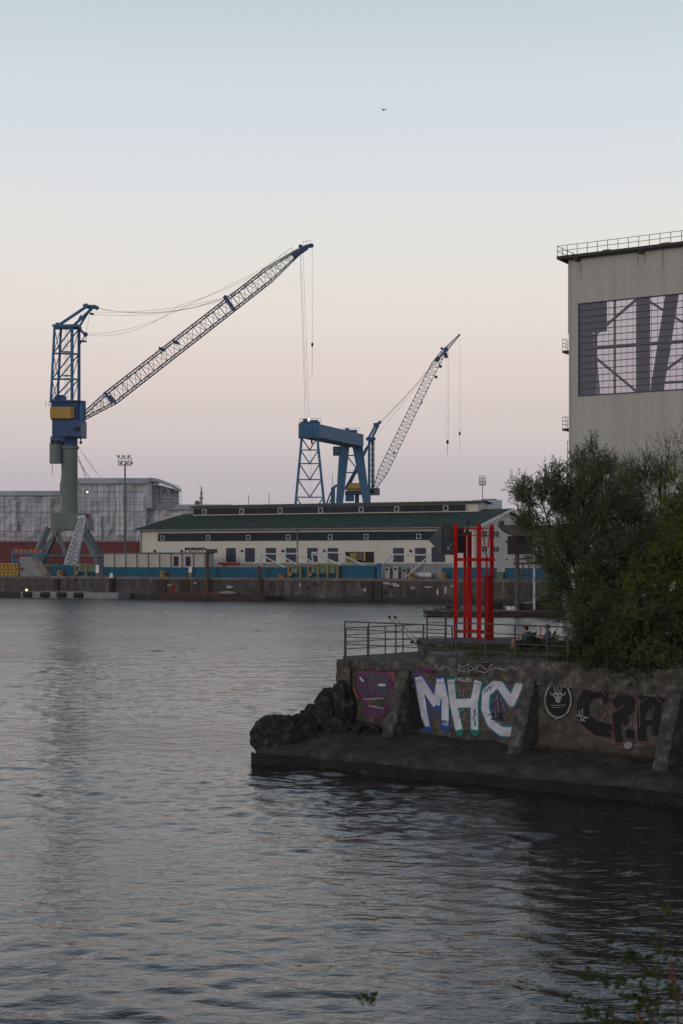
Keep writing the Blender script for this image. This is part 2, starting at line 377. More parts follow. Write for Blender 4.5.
wall = thing('retaining_wall', W(6, .9), 'dark concrete quay wall covered in graffiti, with sloping buttresses', 'wall')
T0, T1 = 0.02, 27.0
def face(a, b):
    t = T0 + (T1 - T0) * a; z = .2 + (3.02 - .2) * b; p = W(t, z)
    return p - N * (.012 + abs(nz(p, 2.2, .012)))
gridmesh(220, 22, face).build('wall_face', 'concrete', wall)
mb = MB(); mb.obox(A, U, N, T0 - .02, T1, -.5, -.03, -1.5, 3.2); mb.build('wall_core', 'concrete', wall)
# crumbling coping, higher on the right
def coping(t0, t1, zt, name):
    def fn(a, b):
        t = t0 + (t1 - t0) * a
        pr = [(-.02, 3.0 - .028 * max(0, t - 3)), (.10, 3.0 - .028 * max(0, t - 3)), (.12, 3.12), (.10, zt - .06), (.04, zt), (-.5, zt), (-.52, 3.05)]
        k = b * 6; i = min(int(k), 5); q = k - i
        o = pr[i][0] * (1 - q) + pr[i + 1][0] * q; z = pr[i][1] * (1 - q) + pr[i + 1][1] * q
        p = W(t, z, o); top = z > 3.15
        n1 = nz(p, 1.3, .08, 3) + nz(p, 5, .05, 8) + nz(p, 14, .02, 2)
        p += N * (n1 * .7); p.z += (n1 if top else n1 * .15) * (1 if o > -.3 else .2)
        return p
    g = gridmesh(int((t1 - t0) * 9), 18, fn); c = g.build(name, 'coping', wall)
coping(0.0, 3.02, 3.33, 'coping'); coping(3.03, 27, 3.60, 'coping')
for tb in (2.38, 7.38, 12.36, 17.35, 22.3):
    nn = 8
    def bf(a, b, tb=tb):
        # profile runs bottom foot -> up the sloping front -> top
        pr = [(1.18, .5), (1.16, .78), (1.02, 1.1), (.8, 1.62), (.58, 2.1), (.36, 2.6), (.2, 2.95), (.14, 3.04)]
        i = min(int(b * 7), 6); q = b * 7 - i
        o = pr[i][0] * (1 - q) + pr[i + 1][0] * q; z = pr[i][1] * (1 - q) + pr[i + 1][1] * q
        sx, so = [(-.22, 0), (-.23, .93), (-.17, 1), (.17, 1), (.23, .93), (.22, 0)][round(a * 5)]
        oo = o * so if so > 0 else -.05
        p = W(tb + sx, z, oo); n1 = nz(p, 4, .05, tb) + nz(p, 11, .025, tb)
        return p + N * (n1 * (1 if so else 0)) + U * nz(p, 6, .03, tb + 5)
    g = gridmesh(5, 28, bf); g.f.append(tuple(28 * 6 + i for i in range(6))); g.build('buttress', 'coping', wall)
# end pier of the wall
def pier(a, b):
    ang = [(-.52, .12), (.06, .12), (.06, -.62), (-.52, -.62), (-.52, .12)]
    i = min(int(a * 4), 3); q = a * 4 - i
    x = ang[i][0] * (1 - q) + ang[i + 1][0] * q; y = ang[i][1] * (1 - q) + ang[i + 1][1] * q
    p = W(-.12 + x, .2 + 3.08 * b, y - .05); n1 = nz(p, 3, .05) + nz(p, 9, .025); return p + Vector((n1, n1, n1 * .6))
g = gridmesh(24, 26, pier); g.f.append(tuple(26 * 25 + i for i in range(24))); g.build('end_pier', 'concrete', wall)

# ---------------- graffiti on the wall face
class Paint:
    def __init__(s, ox, oy, sc, off): s.ox, s.oy, s.sc, s.off = ox, oy, sc, off
    def pt(s, x, y): return wt(s.ox + x / s.sc, s.oy + y / s.sc, 0)
    def strokes(s, mb, pts, w, caps=True):
        """band of paint along a line drawn in picture measure"""
        q = [s.pt(*p) for p in pts]; wz = w / s.sc / F * 46 / 2
        for (a, b) in zip(q, q[1:]):
            s.off += .0007
            d = Vector((b[0] - a[0], b[1] - a[1])); 
            if d.length < 1e-5: continue
            d.normalize(); n = Vector((-d.y * 1.0, d.x)) * wz
            mb.add([W(a[0] + n.x, a[1] + n.y, s.off), W(b[0] + n.x, b[1] + n.y, s.off), W(b[0] - n.x, b[1] - n.y, s.off), W(a[0] - n.x, a[1] - n.y, s.off)], [(3, 2, 1, 0)])
        if caps:
            for a in (q[1:-1] if caps == 1 else q):
                s.off += .0007
                mb.add([W(a[0] + wz * math.cos(i * .5236), a[1] + wz * math.sin(i * .5236), s.off) for i in range(12)], [tuple(range(12))])
    def fill(s, mb, pts):
        s.off += .0012
        mb.add([W(*s.pt(*p), s.off) for p in pts], [tuple(range(len(pts)))])
def flat(mb, name, m):
    # triangulate concave fills properly and face them outwards
    o = mb.build(name, m, wall); bm = bmesh.new(); bm.from_mesh(o.data)
    bmesh.ops.triangulate(bm, faces=bm.faces[:])
    for f in bm.faces:
        f.normal_update()
        if f.normal.dot(N) < 0: f.normal_flip()
    bm.to_mesh(o.data); bm.free(); return o
def word(txt, px, py, h, name, m, ang=0, off=.03, wide=1.0):
    cu = bpy.data.curves.new(name, 'FONT'); cu.body = txt; cu.size = 1; cu.offset = .012
    to = bpy.data.objects.new(name, cu); COL.objects.link(to)
    dg = bpy.context.evaluated_depsgraph_get(); me = to.evaluated_get(dg).to_mesh()
    t, z = wt(px, py); ca, sa = math.cos(ang), math.sin(ang); mb = MB()
    mb.add([W(t + (v.co.x * wide * ca - v.co.y * sa) * h, z + (v.co.x * wide * sa + v.co.y * ca) * h, off) for v in me.vertices], [tuple(p.vertices) for p in me.polygons])
    bpy.data.objects.remove(to); return flat(mb, name, m)

# faded paint field behind the white letters
pt = Paint(400, 660, 4.879, .004)
mb = MB(); pt.fill(mb, [(70, 70), (600, 92), (600, 200), (560, 345), (440, 350), (250, 335), (130, 330), (80, 200)]); flat(mb, 'faded_paint', 'paint_mauve')
mb = MB(); pt.fill(mb, [(150, 180), (205, 215), (208, 290), (150, 295), (138, 240)]); pt.fill(mb, [(440, 130), (480, 150), (525, 200), (520, 300), (450, 290)]); flat(mb, 'faded_paint', 'paint_violet')
pm = [[(92, 82), (108, 180), (132, 325)], [(95, 88), (180, 218)], [(180, 218), (200, 95)], [(200, 92), (224, 200), (224, 320)]]
phh = [[(252, 95), (262, 200), (292, 340)], [(262, 212), (372, 208)], [(386, 102), (366, 200), (368, 340)]]
pc = [[(592, 108), (548, 205), (482, 108), (424, 160), (420, 240), (448, 308), (500, 348), (552, 350)]]
for strokes, col, nm in ((pm, 'paint_blue', 'blue_outline'), (phh, 'paint_green', 'green_outline'), (pc, 'paint_teal', 'teal_outline')):
    mb = MB()
    for s_ in strokes: pt.strokes(mb, s_, 60, 2)
    flat(mb, nm, col)
for strokes, col, nm in ((pm, 'paint_white', 'white_letter'), (phh, 'paint_white', 'white_letter'), (pc, 'paint_white', 'white_letter')):
    mb = MB()
    for s_ in strokes: pt.strokes(mb, s_, 43, 1)
    flat(mb, nm, col)
mb = MB()
for s_ in ([(80, 108), (105, 98)], [(182, 112), (212, 110)], [(240, 112), (268, 112)], [(372, 112), (400, 118)]): pt.strokes(mb, s_, 3, 0)
for s_ in ([(206, 290), (215, 320)], [(215, 300), (228, 296), (228, 318), (216, 318)], [(232, 298), (240, 300), (238, 318)], [(362, 240), (375, 262), (360, 280), (374, 300), (366, 320)], [(374, 240), (366, 262)], [(368, 290), (376, 318)]): pt.strokes(mb, s_, 4, 0)
for s_ in ([(415, 160), (424, 140), (432, 158)], [(430, 150), (440, 128), (448, 148)], [(444, 138), (458, 120)]): pt.strokes(mb, s_, 3.5, 0)
flat(mb, 'blue_scribble', 'paint_blue')
mb = MB()
for s_ in ([(285, 150), (300, 148), (300, 175)], [(310, 150), (330, 146)], [(318, 150), (314, 178)], [(295, 250), (318, 240), (332, 268), (310, 290), (290, 270)], [(455, 200), (478, 190), (484, 170)], [(450, 260), (470, 250), (476, 280)], [(72, 120), (66, 190), (84, 272), (80, 250)], [(482, 160), (490, 290)], [(496, 180), (520, 250)], [(455, 300), (510, 306)]): pt.strokes(mb, s_, 3.5, 0)
flat(mb, 'thin_tags', 'paint_dull')
mb = MB()
for s_ in ([(440, 270), (462, 256), (452, 290), (478, 284)], [(480, 260), (500, 262), (484, 282), (506, 288)], [(490, 250), (505, 300)]): pt.strokes(mb, s_, 5, 0)
pt.fill(mb, [(100, 255), (130, 330), (70, 336), (40, 150), (75, 150)])
flat(mb, 'black_tag', 'paint_black')
mb = MB()
pt.strokes(mb, [(70, 66), (240, 74), (350, 84), (610, 102)], 4, 0); pt.strokes(mb, [(545, 240), (572, 243)], 4, 0); flat(mb, 'red_line', 'paint_pink')
word('FALLEN', 456.5, 680.5, .19, 'small_white_lettering', 'paint_white', -.02, .075)
word('VS', 485.5, 682.5, .15, 'small_white_lettering', 'paint_dull', -.02, .075)
word('SVM', 421, 671.5, .26, 'pink_tag', 'paint_magenta', .0, .20, 1.3)
word('GO', 441.5, 725, .16, 'small_blue_lettering', 'paint_blue', .5, .085)
mb = MB(); pk = Paint(400, 660, 4.879, .20)
for s_ in ([(178, 50), (190, 28), (210, 46), (228, 26), (232, 50)], [(215, 50), (240, 30), (270, 52)], [(300, 20), (322, 34), (352, 18), (380, 40), (410, 22), (440, 46), (470, 20)], [(296, 44), (340, 56), (380, 44), (430, 60), (480, 36), (540, 52)], [(310, 30), (306, 60)], [(350, 26), (356, 66)], [(398, 34), (392, 62)], [(500, 26), (520, 44), (560, 30), (590, 48)]): pk.strokes(mb, s_, 5, 0)
flat(mb, 'whitewash_scribble', 'paint_dull')
# snarling mask
pf = Paint(345, 655, 5.69, .006)
mask = [(75, 118), (96, 98), (150, 92), (230, 100), (262, 128), (274, 190), (262, 262), (238, 300), (225, 335), (180, 352), (140, 346), (112, 322), (120, 292), (150, 280), (112, 262), (92, 230), (80, 175)]
mb = MB(); pf.fill(mb, [(215, 95), (285, 100), (282, 150), (262, 170)]); pf.strokes(mb, [(108, 50), (122, 80)], 5, 0); pf.strokes(mb, [(140, 58), (135, 82)], 5, 0); pf.strokes(mb, [(175, 50), (188, 84), (215, 62)], 5, 0)
flat(mb, 'pink_paint', 'paint_pink')
mb = MB(); pf.fill(mb, mask); flat(mb, 'mask_face', 'paint_violet')
mb = MB(); pf.fill(mb, [(108, 244), (230, 238), (238, 262), (226, 300), (150, 292), (120, 262)]); flat(mb, 'mask_mouth', 'concrete')
mb = MB()
pf.strokes(mb, mask + [mask[0]], 11, 2)
for s_ in ([(100, 112), (120, 150), (105, 165)], [(180, 150), (215, 178), (262, 176)], [(130, 150), (122, 190), (150, 222), (180, 205), (165, 190)], [(140, 170), (172, 158), (200, 190)], [(110, 236), (150, 228), (200, 232), (236, 240)], [(130, 270), (160, 290), (210, 304), (236, 290)], [(120, 320), (150, 300), (200, 320), (220, 330)], [(255, 130), (264, 180)]): pf.strokes(mb, s_, 6, 2)
flat(mb, 'magenta_line', 'paint_magenta')
mb = MB()
pf.fill(mb, [(88, 122), (98, 126), (120, 150), (102, 150)]); pf.fill(mb, [(188, 168), (212, 160), (240, 166), (240, 176), (208, 178)])
for i in range(11): x = 112 + i * 11; y = 250 - i * .5; pf.fill(mb, [(x, y - 3), (x + 6, y - 4), (x + 4, y + 8)])
for i in range(8): x = 145 + i * 11; y = 286 + i * 2; pf.fill(mb, [(x + 3, y - 6), (x + 6, y + 6), (x, y + 6)])
flat(mb, 'mask_eyes_and_teeth', 'paint_white')
mb = MB(); pf.strokes(mb, [(58, 190), (75, 225), (88, 240)], 14, 0); flat(mb, 'orange_spray', 'paint_orange')
mb = MB()
for s_ in ([(300, 180), (330, 190), (352, 176)], [(296, 230), (330, 215), (350, 238)], [(310, 250), (340, 262)]): pf.strokes(mb, s_, 8, 0)
flat(mb, 'faint_green_spray', 'paint_green')
mb = MB(); pf.fill(mb, [(330, 150), (385, 130), (420, 300), (400, 330), (330, 290)]); flat(mb, 'black_spray', 'paint_black')
# black letters and the round emblem
pb = Paint(540, 660, 4.776, .004)
mb = MB(); pb.fill(mb, [(180, 118), (620, 140), (600, 250), (560, 410), (400, 420), (250, 375), (185, 330)]); flat(mb, 'faded_paint', 'paint_mauve')
mb = MB(); pb.fill(mb, [(395, 260), (440, 250), (450, 330), (460, 400), (402, 400)]); pb.fill(mb, [(500, 225), (550, 235), (545, 275), (505, 270)]); pb.fill(mb, [(245, 190), (300, 180), (330, 230), (320, 300), (240, 290)]); flat(mb, 'faded_paint', 'concrete')
bl = [([(335, 165), (300, 150), (240, 150), (208, 205), (212, 275), (270, 325), (345, 338)], 62), ([(300, 190), (335, 175)], 40), ([(355, 215), (390, 188), (438, 195), (428, 235), (368, 272), (368, 330), (385, 400)], 44), ([(380, 265), (425, 300)], 34), ([(490, 385), (490, 230), (540, 196), (598, 178)], 40), ([(572, 200), (560, 290), (560, 360)], 34), ([(495, 300), (560, 296)], 24), ([(470, 160), (520, 146)], 36), ([(478, 180), (530, 165)], 24)]
mb = MB()
for s_, w_ in bl: pb.strokes(mb, s_, w_ + 7, 2)
flat(mb, 'pink_outline', 'paint_mauve')
mb = MB()
for s_, w_ in bl: pb.strokes(mb, s_, w_, 1)
flat(mb, 'black_letters', 'paint_black')
mb = MB(); pb.fill(mb, [(488, 150), (512, 140), (520, 156), (500, 170)]); 
for s_ in ([(335, 160), (350, 290), (365, 400)], [(248, 150), (300, 148), (320, 170)], [(480, 190), (482, 320)], [(560, 180), (585, 200)], [(335, 335), (355, 350)], [(365, 400), (405, 392), (430, 380)]): pb.strokes(mb, s_, 3.5, 0)
flat(mb, 'pink_edges', 'paint_pink')
mb = MB(); pb.fill(mb, [(405, 395), (440, 388), (448, 410), (435, 425), (408, 420)])
for s_ in ([(192, 240), (205, 285), (232, 270)], [(208, 230), (210, 268)], [(182, 262), (240, 276)], [(190, 285), (222, 290)]): pb.strokes(mb, s_, 6, 0)
flat(mb, 'white_spray', 'paint_dull')
mb = MB(); pb.strokes(mb, [(180, 100), (186, 135)], 5, 0); pb.strokes(mb, [(240, 108), (330, 118)], 5, 0); pb.strokes(mb, [(320, 250), (300, 290)], 5, 0); flat(mb, 'orange_spray', 'paint_orange')
ec = lambda rx, ry: [(93 + rx * math.cos(i * .2618), 190 - ry * math.sin(i * .2618)) for i in range(24)]
mb = MB(); pb.fill(mb, ec(66, 88)); pb.fill(mb, [(75, 270), (112, 268), (84, 286)]); flat(mb, 'emblem_ring', 'paint_dull')
mb = MB(); pb.fill(mb, ec(58, 79)); flat(mb, 'emblem_field', 'paint_black')
mb = MB()
for s_ in ([(66, 108), (78, 138), (86, 104), (93, 138), (102, 104), (108, 138), (120, 108)], [(72, 144), (114, 144)]): pb.strokes(mb, s_, 4, 0)
pb.fill(mb, [(76, 152), (110, 152), (116, 170), (106, 185), (104, 202), (84, 202), (80, 185), (70, 170)])
pb.strokes(mb, [(55, 152), (62, 166), (78, 162)], 6, 0); pb.strokes(mb, [(130, 152), (124, 166), (108, 162)], 6, 0)
pb.strokes(mb, [(58, 216), (130, 214)], 3, 0); pb.strokes(mb, [(66, 226), (122, 224)], 3, 0)
flat(mb, 'emblem_drawing', 'paint_dull')
mb = MB(); pb.fill(mb, [(82, 162), (90, 164), (86, 174), (80, 172)]); pb.fill(mb, [(98, 164), (106, 162), (106, 172), (100, 174)]); flat(mb, 'emblem_eyes', 'paint_black')
mb = MB(); pb.off = .02; pb.fill(mb, [(412, 330), (450, 332), (450, 375), (412, 373)]); flat(mb, 'drain_hole', 'paint_black')

# ---------------- boulders
def rock(name, c, r, seed, label, sub=5, rough=1.0):
    bm = bmesh.new(); bmesh.ops.create_icosphere(bm, subdivisions=sub, radius=1)
    for v in bm.verts:
        p = v.co.copy(); k = 1 + .20 * noise.noise(p * 1.1 + Vector((seed, 0, 0))) + rough * (.20 * (abs(noise.noise(p * 2.3 + Vector((0, seed, 0)))) - .2) + .10 * noise.noise(p * 5 + Vector((0, 0, seed))) + .05 * noise.noise(p * 13) + .03 * noise.noise(p * 27))
        v.co = Vector((p.x * r[0], p.y * r[1], p.z * r[2])) * k
    me = bpy.data.meshes.new(name); bm.to_mesh(me); bm.free(); me.materials.append(M['rock'])
    me.polygons.foreach_set('use_smooth', [sub > 5] * len(me.polygons))
    o = bpy.data.objects.new(name, me); COL.objects.link(o); o.location = c; o.rotation_euler = (0, 0, seed)
    return tag(o, label, 'boulder', 'boulders heaped at the end of the wall')
rock('boulder', (-2.12, 48.2, .72), (.98, .72, .84), .3, 'big rounded dark boulder at the water tip of the ledge', rough=.6)
rock('boulder', (-1.3, 48.75, .95), (.62, .55, .58), 1.7, 'small boulder just right of the big rounded one at the tip')
rock('boulder', (-.85, 49.2, 1.15), (.66, .5, .62), 2.9, 'middle boulder in the slope of rocks below the wall end')
rock('boulder', (-.42, 49.55, 1.45), (.55, .5, .85), 4.1, 'tall dark rock leaning against the pier at the wall end')
rock('boulder', (.0, 49.35, 1.7), (.42, .38, .80), 5.6, 'topmost rock reaching up to the end pier of the wall')
rock('boulder', (-.30, 48.95, 1.08), (.5, .35, .36), 6.2, 'flat rock at the foot of the tall leaning rock', 3)
rock('boulder', (.28, 48.95, .98), (.38, .25, .28), 7.7, 'low broken rock beside the purple mask painting', 3)
rr = random.Random(11); mb = MB()
for i in range(260):
    t = rr.gauss(.0, .7); w = rr.uniform(.1, 1.2); p = W(t, .93 + max(0, .25 - w * .2), w); s = rr.uniform(.03, .11)
    mb.ell(p, (s, s * rr.uniform(.6, 1), s * .7), 6, 4, Matrix.Rotation(rr.random() * 3, 3, 'Z'))
for i in range(500):
    t = rr.uniform(0, 14); w = rr.uniform(.05, footw(t) * .85); p = W(t, .93 - .3 * w / footw(t) + .03, w); s = rr.uniform(.008, .022)
    mb.ell(p, (s, s, s * .6), 5, 3)
tag(mb.build('stone_debris', 'rock'), 'broken stone debris scattered on the sloping ledge by the boulders', 'debris', kind='stuff')

# ---------------- railings
def railing(name, pts, zt, zb, rails, label, r=.024, m='rail_dark', rp=.03, cat='railing', group=None):
    t = thing(name, pts[0] + Vector((0, 0, zb)), label, cat, group)
    for p in pts: MB().tube(p + Vector((0, 0, zb)), p + Vector((0, 0, zt)), rp, n=8).build('post', m, t)
    for h in rails:
        mb = MB()
        for a, b in zip(pts, pts[1:]): mb.tube(a + Vector((0, 0, h)), b + Vector((0, 0, h)), r if h >= zt - .01 else r * .75, n=8)
        mb.build('rail', m, t)
    return t
g1 = [W(wt(px, 640)[0] , 0, -.12) for px in (342.5, 366.5, 393.6, 421.3, 450)]
railing('railing', g1, 4.60, 3.28, (4.60, 4.33, 4.07, 3.82), 'weathered steel railing along the wall top above the purple mask')
far = [Vector((.16, 51.3, 0)), Vector((.95, 52.1, 0)), Vector((1.62, 52.7, 0)), Vector((2.3, 53.3, 0)), Vector((3.1, 54.0, 0))]
railing('railing', far, 4.30, 3.26, (4.30, 4.05, 3.80, 3.55), 'lower railing on the far edge of the promontory, behind the fishing rods', r=.02, rp=.026)
g2 = [W(wt(px, 640)[0], 0, -.12) for px in (454, 483, 513, 545, 566)]
railing('railing', g2, 4.70, 3.5, (4.70, 4.40, 4.10, 3.8), 'long steel railing in front of the seated people and red tower', r=.024)
u3 = [Vector(((px - CX) / F * 52.5, 52.5, 0)) for px in (427, 446)] + [Vector(((446 - CX) / F * 52.5 + .02, 53.2, 0))]
railing('railing', u3, 4.72, 3.68, (4.72, 4.44, 4.18, 3.92), 'short railing section on the raised step left of the red tower', r=.022)

# raised step, pale edge
st = MB()
def stepfn(a, b):
    P0 = Vector((2.93, 51.2, 0)); P1 = Vector((8.2, 51.6, 0)); p = P0.lerp(P1, a)
    pr = [(0, 3.2), (0, 3.5), (0, 3.74), (.3, 3.76), (3.5, 3.76), (3.5, 3.2)]
    k = b * 5; i = min(int(k), 4); q = k - i
    y = pr[i][0] * (1 - q) + pr[i + 1][0] * q; z = pr[i][1] * (1 - q) + pr[i + 1][1] * q
    p = p + Vector((0, y, z)); n1 = nz(p, 3, .04) + nz(p, 10, .02)
    return p + Vector((0, n1, n1 if z > 3.6 and y < .5 else 0))
g = gridmesh(50, 20, stepfn)
g.f.append(tuple(j * 51 for j in range(21))); g.f.append(tuple(j * 51 + 50 for j in range(20, -1, -1)))
tag(g.build('concrete_step', 'coping'), 'low raised concrete step carrying the red tower', 'step')

# rubble and weeds on the promontory
rr = random.Random(21); mb = MB()
for i in range(900):
    px = rr.uniform(470, 600); D = rr.uniform(45.5, 51); p = Vector(((px - CX) / F * D, D, 3.49)); s = rr.uniform(.015, .07)
    mb.ell(p, (s, s * rr.uniform(.6, 1), s * .55), 6, 4, Matrix.Rotation(rr.random() * 3, 3, 'Z'))
tag(mb.build('rubble', 'gravel'), 'pale rubble strewn over the ground before the seated people', 'rubble', kind='stuff')

# ---------------- red tower
rt = thing('beacon_tower', Vector((5.05, 53.8, 3.76)), 'bright red steel beacon tower on the promontory step, with black boards and a green lamp', 'beacon tower')
def RX(px, D=53.8): return (px - CX) / F * D
Zr = lambda py, D=53.8: H + (HY - py) / F * D
zb, zt_ = 3.75, Zr(524.5)
posts = [(455.6, 53.2, .070), (479, 53.1, .078), (491.8, 53.5, .068), (465, 54.9, .06), (469.5, 54.6, .082)]
for px, D, r in posts:
    x = RX(px, D); MB().box(x - r, x + r, D - r, D + r, zb, zt_ - (.0 if px not in (465, 469.5) else .25)).build('post', 'red', rt)
mb = MB(); x0, x1 = RX(484.6, 53.4), RX(493.6, 53.4); mb.box(x0, x1, 53.34, 53.40, zb, Zr(575)); mb.build('plate', 'red_d', rt)
mb = MB(); mb.box(RX(453.5), RX(479), 53.2 - .03, 53.2 + .03, Zr(632), Zr(629)); mb.box(RX(479) + .002, RX(485), 53.2 - .025, 53.2 + .025, Zr(633), Zr(629.5)); mb.build('bottom_beam', 'red', rt)
for py, h in ((559.5, 3.2), (528.5, .8), (535.5, .6)):
    mb = MB(); D = 53.12; zc = Zr(py); hh = h / F * 53.8 / 2
    mb.box(RX(454), RX(493), D - .05, D - .02, zc - hh, zc + hh)
    mb.tube((RX(456), D, zc), (RX(465), 54.9, zc), hh * .8, n=4); mb.tube((RX(492), 53.5, zc), (RX(470), 54.8, zc), hh * .8, n=4)
    mb.build('cross_beam', 'red', rt)
mb = MB()
mb.tube((RX(480.5), 53.0, Zr(529)), (RX(484), 53.0, Zr(556)), .022); mb.tube((RX(486), 53.0, Zr(548)), (RX(487.5), 53.0, Zr(530)), .022); mb.tube((RX(487.5), 53.0, Zr(530)), (RX(490.5), 53.1, Zr(527)), .022)
for k in range(2): z = 5.2 + k * .9; mb.tube((RX(480), 53.1, z), (RX(485), 53.1, z), .03)
mb.tube((RX(484.6), 53.05, zb), (RX(484.6), 53.05, Zr(556)), .035)
mb.build('ladder', 'red', rt)
mb = MB(); mb.tube((RX(468), 54.2, Zr(535)), (RX(468), 54.2, Zr(522)), .07, n=12); l = mb.build('lamp_post', 'green', rt)
mb = MB(); mb.tube((RX(468), 54.2, Zr(523.5)), (RX(468), 54.2, Zr(522.7)), .13, n=14); mb.tube((RX(468), 54.2, Zr(522.7)), (RX(468), 54.2, Zr(519.5)), .11, .085, n=14); mb.ell((RX(468), 54.2, Zr(519.5)), (.085, .085, .07)); mb.tube((RX(468), 54.2, Zr(518)), (RX(468), 54.2, Zr(516)), .015); mb.build('beacon_lamp', 'sign_dark', rt)
# board boxes: a wedge pointing left, coloured lighter as the lit face; black board between the posts
mb = MB(); D = 53.7
mb.prism([(RX(441.2, D), D, Zr(525, D)), (RX(453.8, D), D - .0, Zr(524.5, D)), (RX(453.8, D), D, Zr(555, D)), (RX(441.2, D), D, Zr(554.5, D))], (0, -.5, 0)); mb.build('dark_board', 'sign_dark', rt)
mb = MB()
mb.add([(RX(441.0, 53.7), 53.15, Zr(525.5)), (RX(441.0, 53.7), 53.15, Zr(554.5)), (RX(428.6, 54.4), 54.4, Zr(540, 54.4)), (RX(441.0, 53.7), 53.22, Zr(525.5)), (RX(441.0, 53.7), 53.22, Zr(554.5)), (RX(428.6, 54.4), 54.47, Zr(540, 54.4))], [(0, 2, 1), (3, 4, 5), (0, 1, 4, 3), (1, 2, 5, 4), (2, 0, 3, 5)])
mb.build('wedge_board', 'sign_lit', rt)
mb = MB(); mb.box(RX(457.5), RX(464.3), 53.9, 53.96, Zr(553), Zr(527)); mb.build('dark_board', 'sign_dark', rt)
mb = MB()
for (x, y, s) in ((446.5, 529, .5), (449.5, 530.5, .45), (447.5, 533, .5), (450.8, 528.2, .3), (448.6, 536, .4)):
    MB().box(RX(x - s, 53.2), RX(x + s, 53.2), 53.19, 53.195, Zr(y + s * 1.6), Zr(y - s * 1.4)).build('sticker', 'paint_mauve' if s > .42 else 'paint_orange', rt)
MB().box(RX(447.2, 53.2), RX(449.6, 53.2), 53.189, 53.194, Zr(550), Zr(547)).build('sticker', 'paint_dull', rt); MB().box(RX(450, 53.2), RX(451, 53.2), 53.189, 53.194, Zr(546), Zr(543)).build('sticker', 'paint_dull', rt)

# ---------------- fishing rods leaning on the railing
for i, (bx, tx) in enumerate(((418, 371.5), (423.5, 377.5))):
    p0 = P(bx, 646, 51.1); p1 = P(tx, 600.5, 54.2)
    r = thing('fishing_rod', p0, 'left one of two thin fishing rods leaning out over the railing' if i == 0 else 'right one of two thin fishing rods leaning out over the railing', 'fishing rod', 'fishing rods on the railing')
    MB().tube(p0, p1, .014, .005, n=6).build('blank', 'tyre', r)
    MB().tube(p0 + (p0 - p1).normalized() * .05, p0.lerp(p1, .13), .02, n=8).build('grip', 'cloth_dark', r)
    q = p0.lerp(p1, .12); mb = MB(); mb.ell(q + Vector((.0, -.03, -.07)), (.055, .05, .055), 10, 6); mb.tube(q + Vector((-.08, -.03, -.07)), q + Vector((.08, -.03, -.07)), .03, n=8); mb.build('reel', 'tyre', r)
    q = p0.lerp(p1, .60); MB().ell(q + Vector((0, 0, .03)), (.05, .05, .06), 8, 6).build('bite_alarm', 'tyre', r)

# ---------------- people
def skin_mesh(name, verts, edges, radii, m, parent, loc, rz, sub=2, extra=None):
    me = bpy.data.meshes.new(name); me.from_pydata(verts, edges, []); o = bpy.data.objects.new(name, me); COL.objects.link(o)
    sk = o.modifiers.new('s', 'SKIN'); 
    for i, r in enumerate(radii):
        d = me.skin_vertices[0].data[i]; d.radius = r if isinstance(r, tuple) else (r, r); d.use_root = (i == 0)
    ss = o.modifiers.new('u', 'SUBSURF'); ss.levels = sub; ss.render_levels = sub
    dg = bpy.context.evaluated_depsgraph_get(); m2 = bpy.data.meshes.new_from_object(o.evaluated_get(dg)); bpy.data.objects.remove(o)
    m2.name = name; m2.materials.clear(); m2.materials.append(M[m])
    if extra:
        bm = bmesh.new(); bm.from_mesh(m2)
        for c, r in extra:
            g = bmesh.ops.create_uvsphere(bm, u_segments=10, v_segments=8, radius=1)
            for v in g['verts']: v.co = Vector((v.co.x * r[0] + c[0], v.co.y * r[1] + c[1], v.co.z * r[2] + c[2]))
        bm.to_mesh(m2); bm.free()
    m2.polygons.foreach_set('use_smooth', [True] * len(m2.polygons))
    o = bpy.data.objects.new(name, m2); COL.objects.link(o)
    if parent: o.parent = parent
    else: o.location = loc; o.rotation_euler = (0, 0, rz)
    return o
